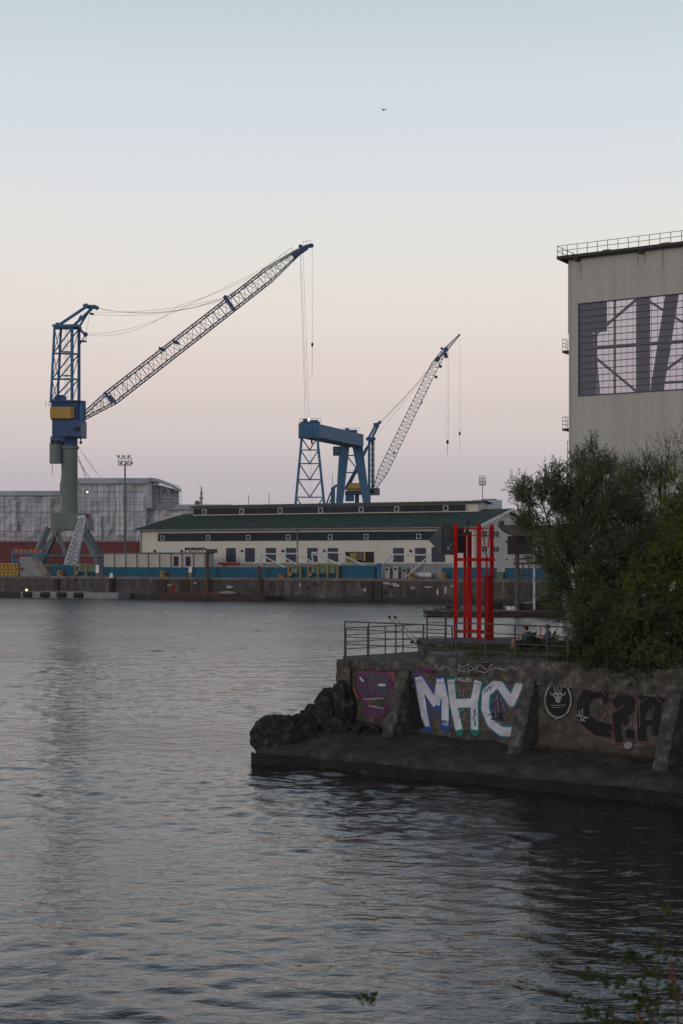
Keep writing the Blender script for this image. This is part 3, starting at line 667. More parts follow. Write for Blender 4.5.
def person(loc, rz, label, shirt, shorts_m, legs, arms, cap, lean):
    """seated figure facing -X in its own frame; lean = backward shift of the shoulders"""
    V = []; E = []; R = []
    def v(p, r, par=None):
        V.append(p); R.append(r)
        if par is not None: E.append((par, len(V) - 1))
        return len(V) - 1
    hip = v((0, 0, .30), (.13, .10)); wa = v((.03 + lean * .3, 0, .44), (.125, .09), hip); ch = v((.05 + lean * .7, 0, .58), (.145, .10), wa)
    nk0 = v((.05 + lean, 0, .67), (.09, .07), ch); nk = v((.03 + lean, 0, .73), .048, nk0)
    hd0 = v((.0 + lean, 0, .79), (.062, .068), nk); hd1 = v((-.005 + lean, 0, .86), (.074, .085), hd0); hd2 = v((.01 + lean, 0, .93), (.05, .06), hd1)
    for k, s in enumerate((-1, 1)):
        kn, ft = legs[k]
        h1 = v((-.04, s * .09, .29), .085, hip); k1 = v((kn[0], s * kn[1], kn[2]), .058, h1); c1 = v(((kn[0] * .6 + ft[0] * .4), s * (kn[1] * .6 + ft[1] * .4), kn[2] * .6 + ft[2] * .4), .056, k1)
        a1 = v((ft[0], s * ft[1], ft[2] + .07), .035, c1); v((ft[0] - .08, s * ft[1], ft[2] + .035), .032, a1); v((ft[0] - .18, s * ft[1], ft[2] + .025), .024, len(V) - 1)
        el, ha = arms[k]
        s1 = v((.05 + lean, s * .17, .65), .055, nk0); e1 = v((el[0], s * el[1], el[2]), .036, s1); w1 = v((ha[0], s * ha[1], ha[2]), .025, e1)
        d = (Vector((ha[0], s * ha[1], ha[2])) - Vector((el[0], s * el[1], el[2]))).normalized(); up = Vector((0, 0, 1)); sd = d.cross(up).normalized() if abs(d.z) < .95 else Vector((0, 1, 0))
        b = Vector(V[w1]); pm_ = v(tuple(b + d * .06), (.03, .022), w1)
        for j in range(4):
            q0 = b + d * .10 + sd * ((j - 1.5) * .02); f0 = v(tuple(q0), .010, pm_); ln = (.05, .062, .058, .044)[j]
            f1 = v(tuple(q0 + d * ln * .6 - up * .01), .009, f0); v(tuple(q0 + d * ln * .9 - up * .035), .0075, f1)
        t0 = v(tuple(b + d * .045 + sd * .04), .011, pm_); v(tuple(b + d * .085 + sd * .06 - up * .01), .009, t0)
    hx = -.005 + lean
    ex = [((hx - .088, 0, .852), (.018, .012, .02)), ((hx - .075, 0, .815), (.02, .026, .008)), ((hx - .078, .03, .875), (.012, .014, .008)), ((hx - .078, -.03, .875), (.012, .014, .008)), ((hx + .01, .078, .86), (.018, .01, .028)), ((hx + .01, -.078, .86), (.018, .01, .028))]
    o = skin_mesh('person', V, E, R, 'skin', None, loc, rz, 2, ex); tag(o, label, 'person')
    # shirt
    SV = [(0.0, 0, .33), (.03 + lean * .3, 0, .45), (.05 + lean * .7, 0, .58), (.05 + lean, 0, .685)]; SR = [(.15, .12), (.15, .112), (.168, .122), (.10, .085)]; SE = [(0, 1), (1, 2), (2, 3)]
    for k, s in enumerate((-1, 1)):
        el = arms[k][0]; SV += [(.05 + lean, s * .17, .65), ((.05 + lean) * .35 + el[0] * .65, s * (.17 * .35 + el[1] * .65), .65 * .35 + el[2] * .65)]; SR += [.072, .058]; n = len(SV); SE += [(3, n - 2), (n - 2, n - 1)]
    skin_mesh('shirt', SV, SE, SR, shirt, o, loc, rz)
    TV = [(.0, 0, .29)]; TR = [(.155, .125)]; TE = []
    for k, s in enumerate((-1, 1)):
        kn, ft = legs[k]; TV += [(-.05, s * .095, .29), (kn[0] * .85, s * kn[1], .29 * .15 + kn[2] * .85)]; TR += [.105, .082]; n = len(TV); TE += [(0, n - 2), (n - 2, n - 1)]
        if shorts_m == 'long':
            TV += [(kn[0], s * kn[1], kn[2]), ((kn[0] * .2 + ft[0] * .8), s * (kn[1] * .2 + ft[1] * .8), kn[2] * .2 + (ft[2] + .06) * .8)]; TR += [.072, .055]; n = len(TV); TE += [(n - 3, n - 2), (n - 2, n - 1)]
    skin_mesh('trousers' if shorts_m == 'long' else 'shorts', TV, TE, TR, 'cloth_dark', o, loc, rz)
    mb = MB()
    mb.ell((hx + .018, 0, .895), (.098, .088, .082), 16, 10)
    if cap: mb.ell((hx - .10, 0, .905), (.07, .06, .010), 12, 6)
    else: mb.ell((hx + .05, 0, .86), (.07, .082, .09), 12, 8)
    h_ = mb.build('cap' if cap else 'hair', 'cloth_dark' if cap else 'hair', None, smooth=True); h_.parent = o
    for k, s in enumerate((-1, 1)):
        ft = legs[k][1]; mb = MB(); mb.ell((ft[0] - .09, s * ft[1], ft[2] + .035), (.135, .05, .042), 12, 8); sh = mb.build('shoe', 'cloth_dark', None, smooth=True); sh.parent = o
    return o
def camp_chair(loc, rz, label, fabric):
    t = thing('camping_chair', loc, label, 'camping chair', 'camping chairs on the promontory'); t['o'] = [0, 0, 0]
    fr = MB()
    for s in (-.27, .27):
        fr.tube((-.25, s, .0), (.2, s, .30), .012); fr.tube((.25, s, .0), (-.2, s, .30), .012); fr.tube((.14, s, .22), (.34, s, .78), .012); fr.tube((-.24, s, .26), (.18, s, .28), .012); fr.tube((-.24, s, .42), (.22, s, .46), .014); fr.tube((-.24, s, .24), (-.24, s, .42), .012)
    fr.build('frame', 'tyre', t)
    mb = gridmesh(8, 6, lambda a, b: Vector((-.25 + a * .42, -.26 + .52 * b, .25 - .05 * math.sin(math.pi * b) - .03 * math.sin(math.pi * a)))); g = mb.build('seat', 'cloth_dark', t)
    bk = MB(); n = 6
    for j in range(n + 1):
        z = .34 + .36 * j / n; x = .19 + .12 * j / n
        for i in range(9): q = i / 8; bk.v.append(Vector((x + .05 * math.sin(math.pi * q), -.26 + .52 * q, z)))
    for j in range(n):
        for i in range(8): a = j * 9 + i; bk.f.append((a, a + 1, a + 10, a + 9))
    b = bk.build('backrest', fabric, t)
    for o in (g, b): sm = o.modifiers.new('thick', 'SOLIDIFY'); sm.thickness = .012
    t.rotation_euler = (0, 0, rz); t.location = loc
    return t
D1 = 50.3; l1 = Vector((RX(524.5, D1), D1, 3.5)); l2 = Vector((RX(544.5, D1 + .3), D1 + .3, 3.5))
person(l1, math.radians(-38), 'bareheaded person in grey T-shirt and dark shorts sitting in the green camping chair', 'shirt', 'short',
       [((-.40, .10, .42), (-.46, .10, 0.0)), ((-.42, .12, .44), (-.50, .12, 0.0))], [((-.06, .22, .42), (-.26, .16, .42)), ((-.10, .24, .44), (-.30, .17, .54))], False, .04)
camp_chair(l1 + Vector((.02, 0, 0)), math.radians(-38), 'camping chair with green back under the bareheaded person', 'chairgreen')
person(l2, math.radians(-14), 'person in dark cap leaning back in the black camping chair, hand raised to face', 'shirt2', 'long',
       [((-.36, .12, .42), (-.55, .12, 0.0)), ((-.38, .10, .46), (-.60, .10, 0.0))], [((-.12, .22, .48), (-.14, .08, .74)), ((-.06, .22, .42), (-.28, .14, .42))], True, .10)
camp_chair(l2 + Vector((.06, 0, 0)), math.radians(-14), 'black camping chair under the person with the cap', 'cloth_dark')
# ================================================================== TREES
def leafmesh(name, C_, D_, L_, Wd, m, parent, rng):
    """C_ centres, D_ leaf directions (n,3); L_ lengths"""
    n = len(C_); r = rng.normal(size=(n, 3)); s = np.cross(D_, r); s /= np.linalg.norm(s, axis=1)[:, None] + 1e-9
    nn = np.cross(D_, s)
    a = C_; b = C_ + D_ * (L_ * .5)[:, None] + s * Wd[:, None] + nn * (L_ * .06)[:, None]; c = C_ + D_ * L_[:, None]; d = C_ + D_ * (L_ * .5)[:, None] - s * Wd[:, None] + nn * (L_ * .06)[:, None]
    v = np.stack([a, b, c, d], 1).reshape(-1, 3) - np.array(list(parent['o']))
    me = bpy.data.meshes.new(name); me.vertices.add(len(v)); me.vertices.foreach_set('co', v.ravel())
    me.loops.add(n * 4); me.loops.foreach_set('vertex_index', np.arange(n * 4, dtype=np.int32))
    me.polygons.add(n); me.polygons.foreach_set('loop_start', np.arange(0, n * 4, 4, dtype=np.int32)); me.polygons.foreach_set('loop_total', np.full(n, 4, dtype=np.int32))
    me.update(calc_edges=True); me.materials.append(M[m]); o = bpy.data.objects.new(name, me); COL.objects.link(o); o.parent = parent; o['o'] = parent['o']
    return o
def tree(name, label, base, blobs, nclump, m, seed, leaf=(.085, .014), twigs=12, lpt=26, spread=.55, up=.35, stems=4, cat='tree', trunk_r=.11, bare=0, group=None, drop=0.0):
    rng = np.random.default_rng(seed); rr = random.Random(seed); base = Vector(base)
    t = thing(name, base, label, cat, group)
    ws = [b[6] if len(b) > 6 else b[3] * b[4] * b[5] for b in blobs]; tot = sum(ws)
    clumps = []
    for b, w in zip(blobs, ws):
        k = max(1, int(nclump * w / tot))
        for _ in range(k):
            d = rng.normal(size=3); d /= np.linalg.norm(d); r_ = rng.random() ** .42
            clumps.append(np.array([b[0] + d[0] * b[3] * r_, b[1] + d[1] * b[4] * r_, b[2] + d[2] * b[5] * r_]))
    # stems
    tk = MB(); nodes = []
    for i in range(stems):
        a = 6.28 * i / stems + rr.random(); b = blobs[i % len(blobs)]
        tip = Vector((b[0] + rr.uniform(-.4, .4) * b[3], b[1] + rr.uniform(-.3, .3) * b[4], b[2] + b[5] * .5))
        st = base + Vector((math.cos(a), math.sin(a), 0)) * .15 * (stems > 1) - Vector((0, 0, .15)); n = 9; prev = st
        for j in range(1, n + 1):
            q = j / n; p = st.lerp(tip, q); p.z = st.z + (tip.z - st.z) * (q ** .8)
            p += Vector((rr.uniform(-1, 1), rr.uniform(-1, 1), 0)) * .10 * math.sin(3.14 * q)
            tk.tube(prev, p, trunk_r * (1 - .85 * (j - 1) / n), trunk_r * (1 - .85 * q), n=7); nodes.append((p.copy(), trunk_r * (1 - .85 * q))); prev = p
    tk.build('trunk', 'bark', t)
    br = MB(); cs = []; ds = []
    for c in clumps:
        cv = Vector(c); lower = [nd for nd in nodes if nd[0].z < cv.z - .1] or nodes[:2]
        nd = min(lower, key=lambda q: (q[0] - cv).length); p = nd[0]; mid = p.lerp(cv, .5) + Vector((rr.uniform(-.12, .12), rr.uniform(-.12, .12), .10)); r0 = min(.035, nd[1] * .6)
        br.tube(p, mid, r0, r0 * .6, n=4, cap=False); br.tube(mid, cv, r0 * .6, .008, n=4, cap=False)
        out = (c - np.array(base) - np.array([0, 0, 1.5])); out /= np.linalg.norm(out) + 1e-9
        for k in range(twigs):
            d = rng.normal(size=3) * .75 + out * .55 + np.array([0, 0, up]); d /= np.linalg.norm(d)
            ln = spread * rng.uniform(.45, 1.25); s0 = c + rng.normal(size=3) * .10
            droop = np.array([0, 0, -1.0]) * drop
            e = s0 + d * ln + droop * ln * ln
            br.tube(s0, e, .0065, .002, n=3, cap=False)
            if rng.random() < bare: continue
            tt = rng.random(lpt) ** .8; pos = s0 + (d * ln)[None, :] * tt[:, None] + (droop * ln * ln)[None, :] * (tt ** 2)[:, None] + rng.normal(size=(lpt, 3)) * .018
            ld = d[None, :] * .8 + rng.normal(size=(lpt, 3)) * .75; ld /= np.linalg.norm(ld, axis=1)[:, None]
            cs.append(pos); ds.append(ld)
    br.build('branches', 'bark', t)
    C_ = np.concatenate(cs); D_ = np.concatenate(ds); n = len(C_)
    leafmesh('foliage', C_, D_, leaf[0] * rng.uniform(.6, 1.3, n), leaf[1] * rng.uniform(.7, 1.3, n), m, t, rng)
    return t
def B(px, py, D, rx, ry, ry2=None):          # blob from a picture position; radii in picture measure
    p = P(px, py, D); k = D / F; return (p.x, D, p.z, rx * k, (ry2 or min(rx, ry)) * k, ry * k)
tree('willow_tree', 'grey-green willow with feathery outline at the left of the thicket, leaning over the seated people', P(590, 650, 51).xy.to_3d() + Vector((0, 0, 3.5)),
     [B(592, 500, 51, 40, 42), B(562, 494, 51, 28, 24), B(538, 496, 51, 20, 16), B(524, 497, 51, 9, 8, 9) + (.25,), B(530, 520, 51, 12, 12, 12) + (.35,), B(572, 550, 50.5, 36, 38), B(606, 462, 51, 18, 14), B(586, 468, 51, 16, 10, 14), B(590, 610, 50, 30, 32), B(550, 545, 51, 16, 26), B(556, 590, 50.5, 16, 30), B(632, 560, 51, 40, 60)],
     460, 'leaf_grey', 4, leaf=(.105, .013), twigs=11, lpt=24, spread=.66, up=.55, stems=6, trunk_r=.09)
tree('willow_tree', 'sparse willow with bare reddish twigs at its top, in front of the beige hall', P(655, 650, 54).xy.to_3d() + Vector((0, 0, 3.5)),
     [B(664, 472, 54, 26, 32), B(640, 482, 54, 22, 34), B(674, 452, 54, 14, 12), B(690, 520, 54, 40, 60), B(650, 560, 54, 45, 50), B(720, 500, 54, 35, 50)],
     240, 'leaf_grey', 9, leaf=(.09, .012), twigs=11, lpt=15, spread=.75, up=.9, stems=7, trunk_r=.08, bare=.25)
tree('bare_shrub', 'bare pinkish-brown twiggy shrub rising between the two willows', P(636, 650, 53.4).xy.to_3d() + Vector((0, 0, 3.5)),
     [B(638, 480, 53.4, 16, 26), B(628, 500, 53.4, 14, 22)], 60, 'leaf_dark', 31, leaf=(.05, .010), twigs=14, lpt=3, spread=.55, up=1.0, stems=6, trunk_r=.05, bare=.5, cat='shrub')
tree('leafy_bush', 'tall yellow-green bush at the right edge of the photograph', P(684, 660, 47).xy.to_3d() + Vector((0, 0, 3.5)),
     [B(684, 530, 47, 36, 52), B(662, 590, 46.5, 38, 50), B(700, 600, 46.5, 45, 60), B(672, 645, 46, 45, 28), B(730, 560, 47, 40, 70)],
     330, 'leaf_yellow', 14, leaf=(.085, .02), twigs=13, lpt=24, spread=.42, up=.2, stems=6, trunk_r=.07, cat='bush')
tree('leafy_bush', 'low mottled green bush spilling over the wall top above the black graffiti', P(612, 660, 44.8).xy.to_3d() + Vector((0, 0, 3.5)),
     [B(612, 625, 45.5, 34, 32), B(650, 660, 42.3, 44, 16), B(600, 655, 43.4, 24, 14), B(570, 650, 44.6, 20, 14), B(600, 590, 48, 25, 30), B(640, 630, 43, 36, 24)],
     300, 'leaf_dark', 17, leaf=(.08, .019), twigs=13, lpt=24, spread=.36, up=.15, stems=5, trunk_r=.05, cat='bush')
# weeds on the promontory
rng = np.random.default_rng(8)
wt_ = thing('weeds', (8, 47, 3.5), 'low weeds and grass growing among the rubble by the step and wall top', 'weeds'); wt_['kind'] = 'stuff'
cs = []; ds = []
for i in range(230):
    px = rng.uniform(465, 610); D = rng.uniform(45.6, 50.8); k = 1.0
    if i < 40: px = rng.normal(478, 7); D = 50.9
    c = np.array([(px - CX) / F * D, D, 3.5 if D < 50 or px > 430 else 3.3]); hgt = rng.uniform(.06, .22) * (1.6 if px > 560 else 1)
    n = 26; p = c + rng.normal(size=(n, 3)) * [.12, .12, 0]; p[:, 2] += rng.random(n) * hgt; d = rng.normal(size=(n, 3)) * .5 + [0, 0, .9]; d /= np.linalg.norm(d, axis=1)[:, None]
    cs.append(p); ds.append(d)
C_ = np.concatenate(cs); n = len(C_); leafmesh('blades', C_, np.concatenate(ds), rng.uniform(.04, .12, n), rng.uniform(.006, .016, n), 'leaf_dark', wt_, rng)

# weeds close to the camera on the bank, lower right
rr = random.Random(3); rng = np.random.default_rng(12)
def weed(px, py, D, label, seed, lean=0):
    rr = random.Random(seed); rng = np.random.default_rng(seed)
    top = P(px, py, D); gz = 4.45 if D < 6 else 4.2; t = thing('bank_weed', (top.x - lean, D, gz), label, 'weed', 'tall weeds on the bank below the camera')
    base = Vector((top.x - lean, D, gz - .15)); mb = MB(); prev = base; pts = [base]
    for j in range(1, 8):
        q = j / 7; p = base.lerp(top, q) + Vector((math.sin(q * 4 + seed) * .025, 0, 0)); mb.tube(prev, p, .0045 * (1.2 - q), .0045 * (1.15 - q), n=5); prev = p; pts.append(p)
    cs = []; ds = []; Ls = []
    for j in range(1, 8):
        for k in range(rr.choice((3, 4, 5))):
            a = rr.uniform(0, 6.28); ln = rr.uniform(.03, .10) * (1.2 - j / 9); e = pts[j] + Vector((math.cos(a) * ln, math.sin(a) * ln, ln * .6)); mb.tube(pts[j], e, .0018, .001, n=4)
            for _ in range(7):
                d = np.array([math.cos(a), math.sin(a), .3]) + rng.normal(size=3) * .6; d /= np.linalg.norm(d); cs.append(np.array(e) + rng.normal(size=3) * .010); ds.append(d); Ls.append(rr.uniform(.018, .038))
    mb.build('stem', 'bark', t); C_ = np.array(cs); leafmesh('leaves', C_, np.array(ds), np.array(Ls), np.array(Ls) * .30, 'leaf_fore', t, rng); return t
for i, (px, py, D, lean, lb) in enumerate(((664, 918, 5.6, .05, 'tallest bank weed, its top reaching highest near the right edge'), (652, 946, 5.3, -.03, 'weed with round leaves just left of the tallest one'), (596, 948, 5.8, .06, 'thin weed with yellowed top standing left of the group'), (630, 962, 5.5, .02, 'leafy weed in the middle of the bank group'), (614, 985, 5.2, -.02, 'short weed with yellowish leaves below the middle weed'), (660, 975, 5.0, .05, 'dense weed under the tallest weed, behind the brown seed head'), (578, 1004, 5.4, .03, 'smallest weed peeping over the lower edge, leftmost of the group'), (676, 1000, 5.1, -.04, 'bushy weed in the lower right corner'), (366, 1006, 5.4, 0.02, 'lone weed tip at the lower edge, far left of the group'))):
    weed(px, py, D, lb, 40 + i, lean)
for px, py, D, lb in ((670, 962, 5.2, 'rusty-brown seed head on a bare stalk near the right edge'), (639, 1014, 5.1, 'stubby brown seed head at the lower edge')):
    p = P(px, py, D); t = thing('seed_stalk', (p.x, D, 4.4), lb, 'seed stalk'); d = Vector((.028, 0, -.15)); MB().tube(p + d, Vector((p.x + .05, D, 4.2)), .003, n=5).build('stem', 'bark', t)
    mb = MB(); rr = random.Random(5)
    for i in range(90): q = rr.random(); c = p + d * q; r = .006 + .006 * math.sin(3.14 * q); mb.ell(c + Vector((rr.uniform(-r, r), rr.uniform(-r, r), rr.uniform(-.004, .004))), (.0035, .0035, .005), 5, 3)
    mb.build('seed_head', 'dryflower', t)

# ================================================================== FAR SHORE
Q0 = Vector((-58.8, 245, 0)); QL = Vector((.9026, -.4305, 0)); QS = Vector((.4305, .9026, 0)); QZ = 3.5
def u_of(px, off=0.0):
    k = (px - CX) / F; x0, y0 = Q0.x + QS.x * off, Q0.y + QS.y * off
    return (k * y0 - x0) / (QL.x - k * QL.y)
def K(u, o, z): return Q0 + QL * u + QS * o + Vector((0, 0, z))
def kz(px, py, off=0.0):                      # height above water of a picture row, on a plane behind the quay edge
    return H + (HY - py) / F * K(u_of(px, off), off, 0).y
def kb(mb, px0, px1, o0, o1, z0, z1): u0, u1 = u_of(px0, o0), u_of(px1, o0); return mb.obox(Q0, QL, QS, u0, u1, o0, o1, z0, z1)
def kp(px, py, off): return K(u_of(px, off), off, kz(px, py, off))
# land behind the quay
L0 = K(-600, .8, 0); L1 = K(150, .8, 0)
sheet('quay_ground', [(L0.x, L0.y), (L1.x, L1.y), (900, 150), (2500, 900), (2500, 3500), (-3000, 3500), (-3000, 900)], QZ - .02, 'ground', -3)
qw = thing('quay_wall', K(60, 0, 0), 'long weathered concrete harbour wall across the water', 'quay wall')
def qf(a, b):
    u = -120 + 270 * a; z = -1.5 + 4.75 * b; p = K(u, 0, z); return p + QS * nz(p, .35, .10)
gridmesh(270, 8, qf).build('wall_face', 'quay', qw)
def qt(a, b):
    u = -120 + 270 * a; z = -.5 + (1.15 + nz(K(u, 0, 0), .22, .35) + nz(K(u, 0, 0), 1.1, .15)) * b; p = K(u, 0, z); return p + QS * (nz(p, .35, .10) - .03)
gridmesh(400, 4, qt).build('tide_band', 'tide', qw)
mb = MB(); mb.obox(Q0, QL, QS, -120, 150, -.12, 1.2, 3.12, QZ); mb.build('cap', 'quay_cap', qw)
mb = MB(); mb.obox(Q0, QL, QS, -120, 150, .3, 1.1, -2, 3.1); mb.build('wall_core', 'quay', qw)
rr = random.Random(9)
for px, w in ((57, .5), (112, .35), (162, .9), (186, .7), (370.5, .55), (379, .55)):
    mb = MB(); u = u_of(px); mb.obox(Q0, QL, QS, u - w, u + w, -.34, -.02, .2, 3.1); mb.build('fender_board', 'rust_dark' if px != 379 else 'tide', qw)
for px in (68, 198, 259.5, 281, 345, 425, 473):
    u = u_of(px); mb = MB()
    for k in range(9): mb.tube(K(u - .2, -.2, .4 + k * .3), K(u + .2, -.2, .4 + k * .3), .025, n=4)
    mb.tube(K(u - .2, -.2, .2), K(u - .2, -.2, 3.4), .03, n=4); mb.tube(K(u + .2, -.2, .2), K(u + .2, -.2, 3.4), .03, n=4); mb.build('ladder', 'rust_dark', qw)
mb = MB()
for px, py, w, h in ((385, 583, 1.2, .35), (393, 584, 1.3, .3), (397, 585.5, .9, .3), (366, 590, .8, .5), (412, 588, .9, .4), (431, 587, 1.6, .2), (438, 592, .5, .9), (445, 590, .4, 1.2), (300, 585, .4, .6), (230, 587, .8, .4), (170, 585, .6, .3), (196, 583, .5, .3), (455, 586, 1.0, .3)):
    u = u_of(px); z = kz(px, py); 
    for k in range(3): uu = u + rr.uniform(-w, w) * .5; ww = w * rr.uniform(.15, .35); hh = h * rr.uniform(.3, .6); mb.obox(Q0, QL, QS, uu - ww, uu + ww, -.16 - k * .01, -.13 - k * .01, z - hh, z + hh)
mb.build('pale_patches', 'cabin', qw)
mb = MB()
for i in range(28):
    u = u_of(rr.uniform(0, 440)); z = rr.uniform(1.4, 2.9); s = rr.uniform(.12, .28); mb.obox(Q0, QL, QS, u - s, u + s, -.18, -.1, z - s, z + s)
mb.build('weep_holes', 'tide', qw)

# floating things at the wall
pn = thing('pontoon', K(u_of(70, -3), -3, 0), 'flat grey work pontoon with tyre fenders moored at the left of the far wall', 'pontoon')
mb = MB(); kb(mb, 21, 118, -4.2, -.6, -.3, .95); mb.build('hull', 'midgrey', pn)
mb = MB(); kb(mb, 38, 90, -3.6, -1, .96, 1.1); mb.build('deck_planks', 'quay_cap', pn)
for px in (27.5, 45, 61.5, 78.5):
    mb = MB(); c = kp(px, 594, -4.45); c.z = .5; mb.tube(c + QL * -.75, c + QL * .75, .42, n=10); mb.build('tyre_fender', 'tyre', pn)
mb = MB(); c = kp(26.5, 590, -3.5); mb.tube(Vector((c.x, c.y, .95)), c, .06); mb.build('lamp_post', 'midgrey', pn); MB().ell(c, (.2, .2, .2), 8, 6).build('lamp', 'lampy', pn)
bg = thing('barge', K(u_of(215, -3), -3, 0), 'low rusty brown barge moored at the middle of the far wall', 'barge')
mb = MB(); a, b = u_of(159, -5.4), u_of(265, -5.4); mb.obox(Q0, QL, QS, a, b, -5.4, -.7, -.4, .75); mb.build('hull', 'rust_dark', bg)
mb = MB(); mb.obox(Q0, QL, QS, a + .3, b - 8, -5.3, -5.15, .76, 1.15); mb.obox(Q0, QL, QS, a + .3, b - 8, -1.2, -1.0, .76, 1.1)
for i in range(12): u = a + .3 + i * 1.05; mb.obox(Q0, QL, QS, u, u + .08, -5.45, -5.4, .0, 1.2)
mb.build('bulwark', 'rust', bg)
mb = MB(); c = kp(173.5, 588, -3); mb.tube(Vector((c.x, c.y, .75)), c + Vector((0, 0, .3)), .28, n=8); mb.build('red_drum', 'red_d', bg)
mb = MB(); mb.box(0, 0, 0, 0, 0, 0); c = K(u_of(228, -3), -3, 1.1); mb = MB(); mb.ell(c, (1.6, .8, .35), 10, 6); mb.build('tarpaulin', 'midgrey', bg)
for px, py, r, lb in ((207.3, 549, .26, 'tall rusty pile standing behind the brown barge'), (259.5, 566, .24, 'short rusty pile at the right end of the brown barge')):
    c = kp(px, py, -.9 if px < 230 else -.75); tag(MB().tube((c.x, c.y, -2), c, r, n=10).build('mooring_pile', 'rust'), lb, 'pile')
for px, lb in ((111.5, 'dark mooring pile with a white head at the right end of the grey pontoon'),):
    c = kp(px, 573, -.9); t = thing('mooring_pile', (c.x, c.y, 0), lb, 'pile'); MB().tube((c.x, c.y, -2), (c.x, c.y, 3.3), .25, n=10).build('shaft', 'rust_dark', t); MB().tube((c.x, c.y, 3.3), c, .33, .25, n=10).build('cap', 'white', t)

# teal sheet hoarding along the quay
def corrug(mb, u0, u1, o, z0, z1, pitch=.32, depth=.07):
    n = max(2, int((u1 - u0) / pitch) * 4); k0 = len(mb.v)
    for i in range(n + 1):
        u = u0 + (u1 - u0) * i / n; d = depth * (0, 1, 1, 0)[i % 4]
        mb.v.append(K(u, o + d, z0)); mb.v.append(K(u, o + d, z1))
    for i in range(n): a = k0 + 2 * i; mb.f.append((a, a + 2, a + 3, a + 1))
segs = [(51, 98, 566), (104, 190, 567), (192, 300, 567), (301, 338, 567)]
hd = thing('hoarding', K(u_of(180, 1.6), 1.6, QZ), 'long blue corrugated steel hoarding on top of the far quay', 'hoarding')
for a, b, py in segs:
    mb = MB(); corrug(mb, u_of(a, 1.6), u_of(b, 1.6), 1.6, QZ - .02, kz(a, py, 1.6)); mb.build('sheet', 'hoard', hd)
    mb = MB(); u = u_of(b, 1.5); mb.obox(Q0, QL, QS, u, u + .12, 1.5, 1.8, QZ, kz(a, py, 1.6) + .1); mb.build('post', 'midgrey', hd)
for i, (a, b, o, p0, p1, m, lb) in enumerate(((338, 374, 1.9, 565.5, 578, 'hoard', 'blue container standing right of the green machines'), (442, 492, 2.0, 567.5, 580, 'hoard', 'blue container behind the red tower'), (496, 503, 1.4, 572, 579.5, 'boxgreen', 'small turquoise box right of the red tower'), (505, 560, 2.0, 568, 580, 'hoard', 'blue container under the concrete gantry'))):
    t = thing('container', K(u_of(a, o), o, QZ), lb, 'container'); mb = MB(); u0, u1 = u_of(a, o), u_of(b, o); z0, z1 = QZ, kz(a, p0, o)
    corrug(mb, u0, u1, o, z0 + .12, z1 - .1, .4, .08); mb.obox(Q0, QL, QS, u0 + .05, u1 - .05, o + .12, o + 2.3, z0 + .02, z1 - .05); mb.build('body', m, t)
    mb = MB(); mb.obox(Q0, QL, QS, u0, u1, o - .05, o + .1, z0, z0 + .12); mb.obox(Q0, QL, QS, u0, u1, o - .05, o + .1, z1 - .1, z1)
    for u in (u0, u1 - .12): mb.obox(Q0, QL, QS, u, u + .12, o - .06, o + .09, z0, z1)
    mb.build('corner_frame', 'navy' if m == 'hoard' else m, t)
t = thing('pump_post', K(u_of(379, 1.4), 1.4, QZ), 'blue valve post between the blue container and the white pipes', 'valve post')
c = K(u_of(379, 1.4), 1.4, QZ); MB().tube(c, c + Vector((0, 0, 1.9)), .32, n=10).build('post', 'blue', t); MB().ell(c + Vector((0, 0, 2.05)), (.45, .45, .3), 10, 6).build('valve', 'blue', t)
# pale panel fence behind
fn_ = thing('panel_fence', K(u_of(400, 3.4), 3.4, QZ), 'pale grey panel fence at the foot of the warehouse', 'fence')
mb = MB(); kb(mb, 222, 452, 3.4, 3.5, QZ, kz(400, 563.5, 3.4)); mb.build('panel', 'midgrey', fn_)
for i in range(26): mb = MB(); u = u_of(222 + i * 9.2, 3.3); mb.obox(Q0, QL, QS, u, u + .1, 3.28, 3.4, QZ, kz(400, 563, 3.4)); mb.build('post', 'cabin', fn_)
mb = MB(); kb(mb, 218, 239, 3.0, 3.2, kz(228, 564.8, 3), kz(228, 562.6, 3)); tag(mb.build('red_banner', 'red_d'), 'dull red strip lying along the top of the pale panel fence', 'banner')
for px, py, m, lb in ((387, 570, 'cabin', 'white switch cabinet left'), (395.5, 569.5, 'cabin', 'white switch cabinet in the middle'), (404, 571, 'midgrey', 'grey switch cabinet')):
    t = thing('switch_cabinet', K(u_of(px, 2.6), 2.6, QZ), lb + ' of the white pipe frame', 'cabinet'); mb = MB(); kb(mb, px - 2.6, px + 2.6, 2.5, 3.1, QZ, kz(px, py - 3, 2.5)); mb.build('body', m, t)
    mb = MB(); kb(mb, px - 1.5, px + 1.2, 2.44, 2.49, kz(px, py + .5, 2.5), kz(px, py - 1.6, 2.5)); mb.build('door', 'darkglass', t)
t = thing('tank', K(u_of(420, 2.2), 2.2, QZ), 'horizontal pale steel pipe tank lying on the quay by the yellow valve', 'tank'); a = K(u_of(414, 2.2), 2.2, QZ + .55); b = K(u_of(432, 2.2), 2.2, QZ + .55); MB().tube(a, b, .38, n=12).build('body', 'palegrey', t)
mb = MB()
for q in (.2, .8): c = a.lerp(b, q); mb.box(c.x - .2, c.x + .2, c.y - .3, c.y + .3, QZ, QZ + .25)
mb.build('saddle', 'gatey', t)

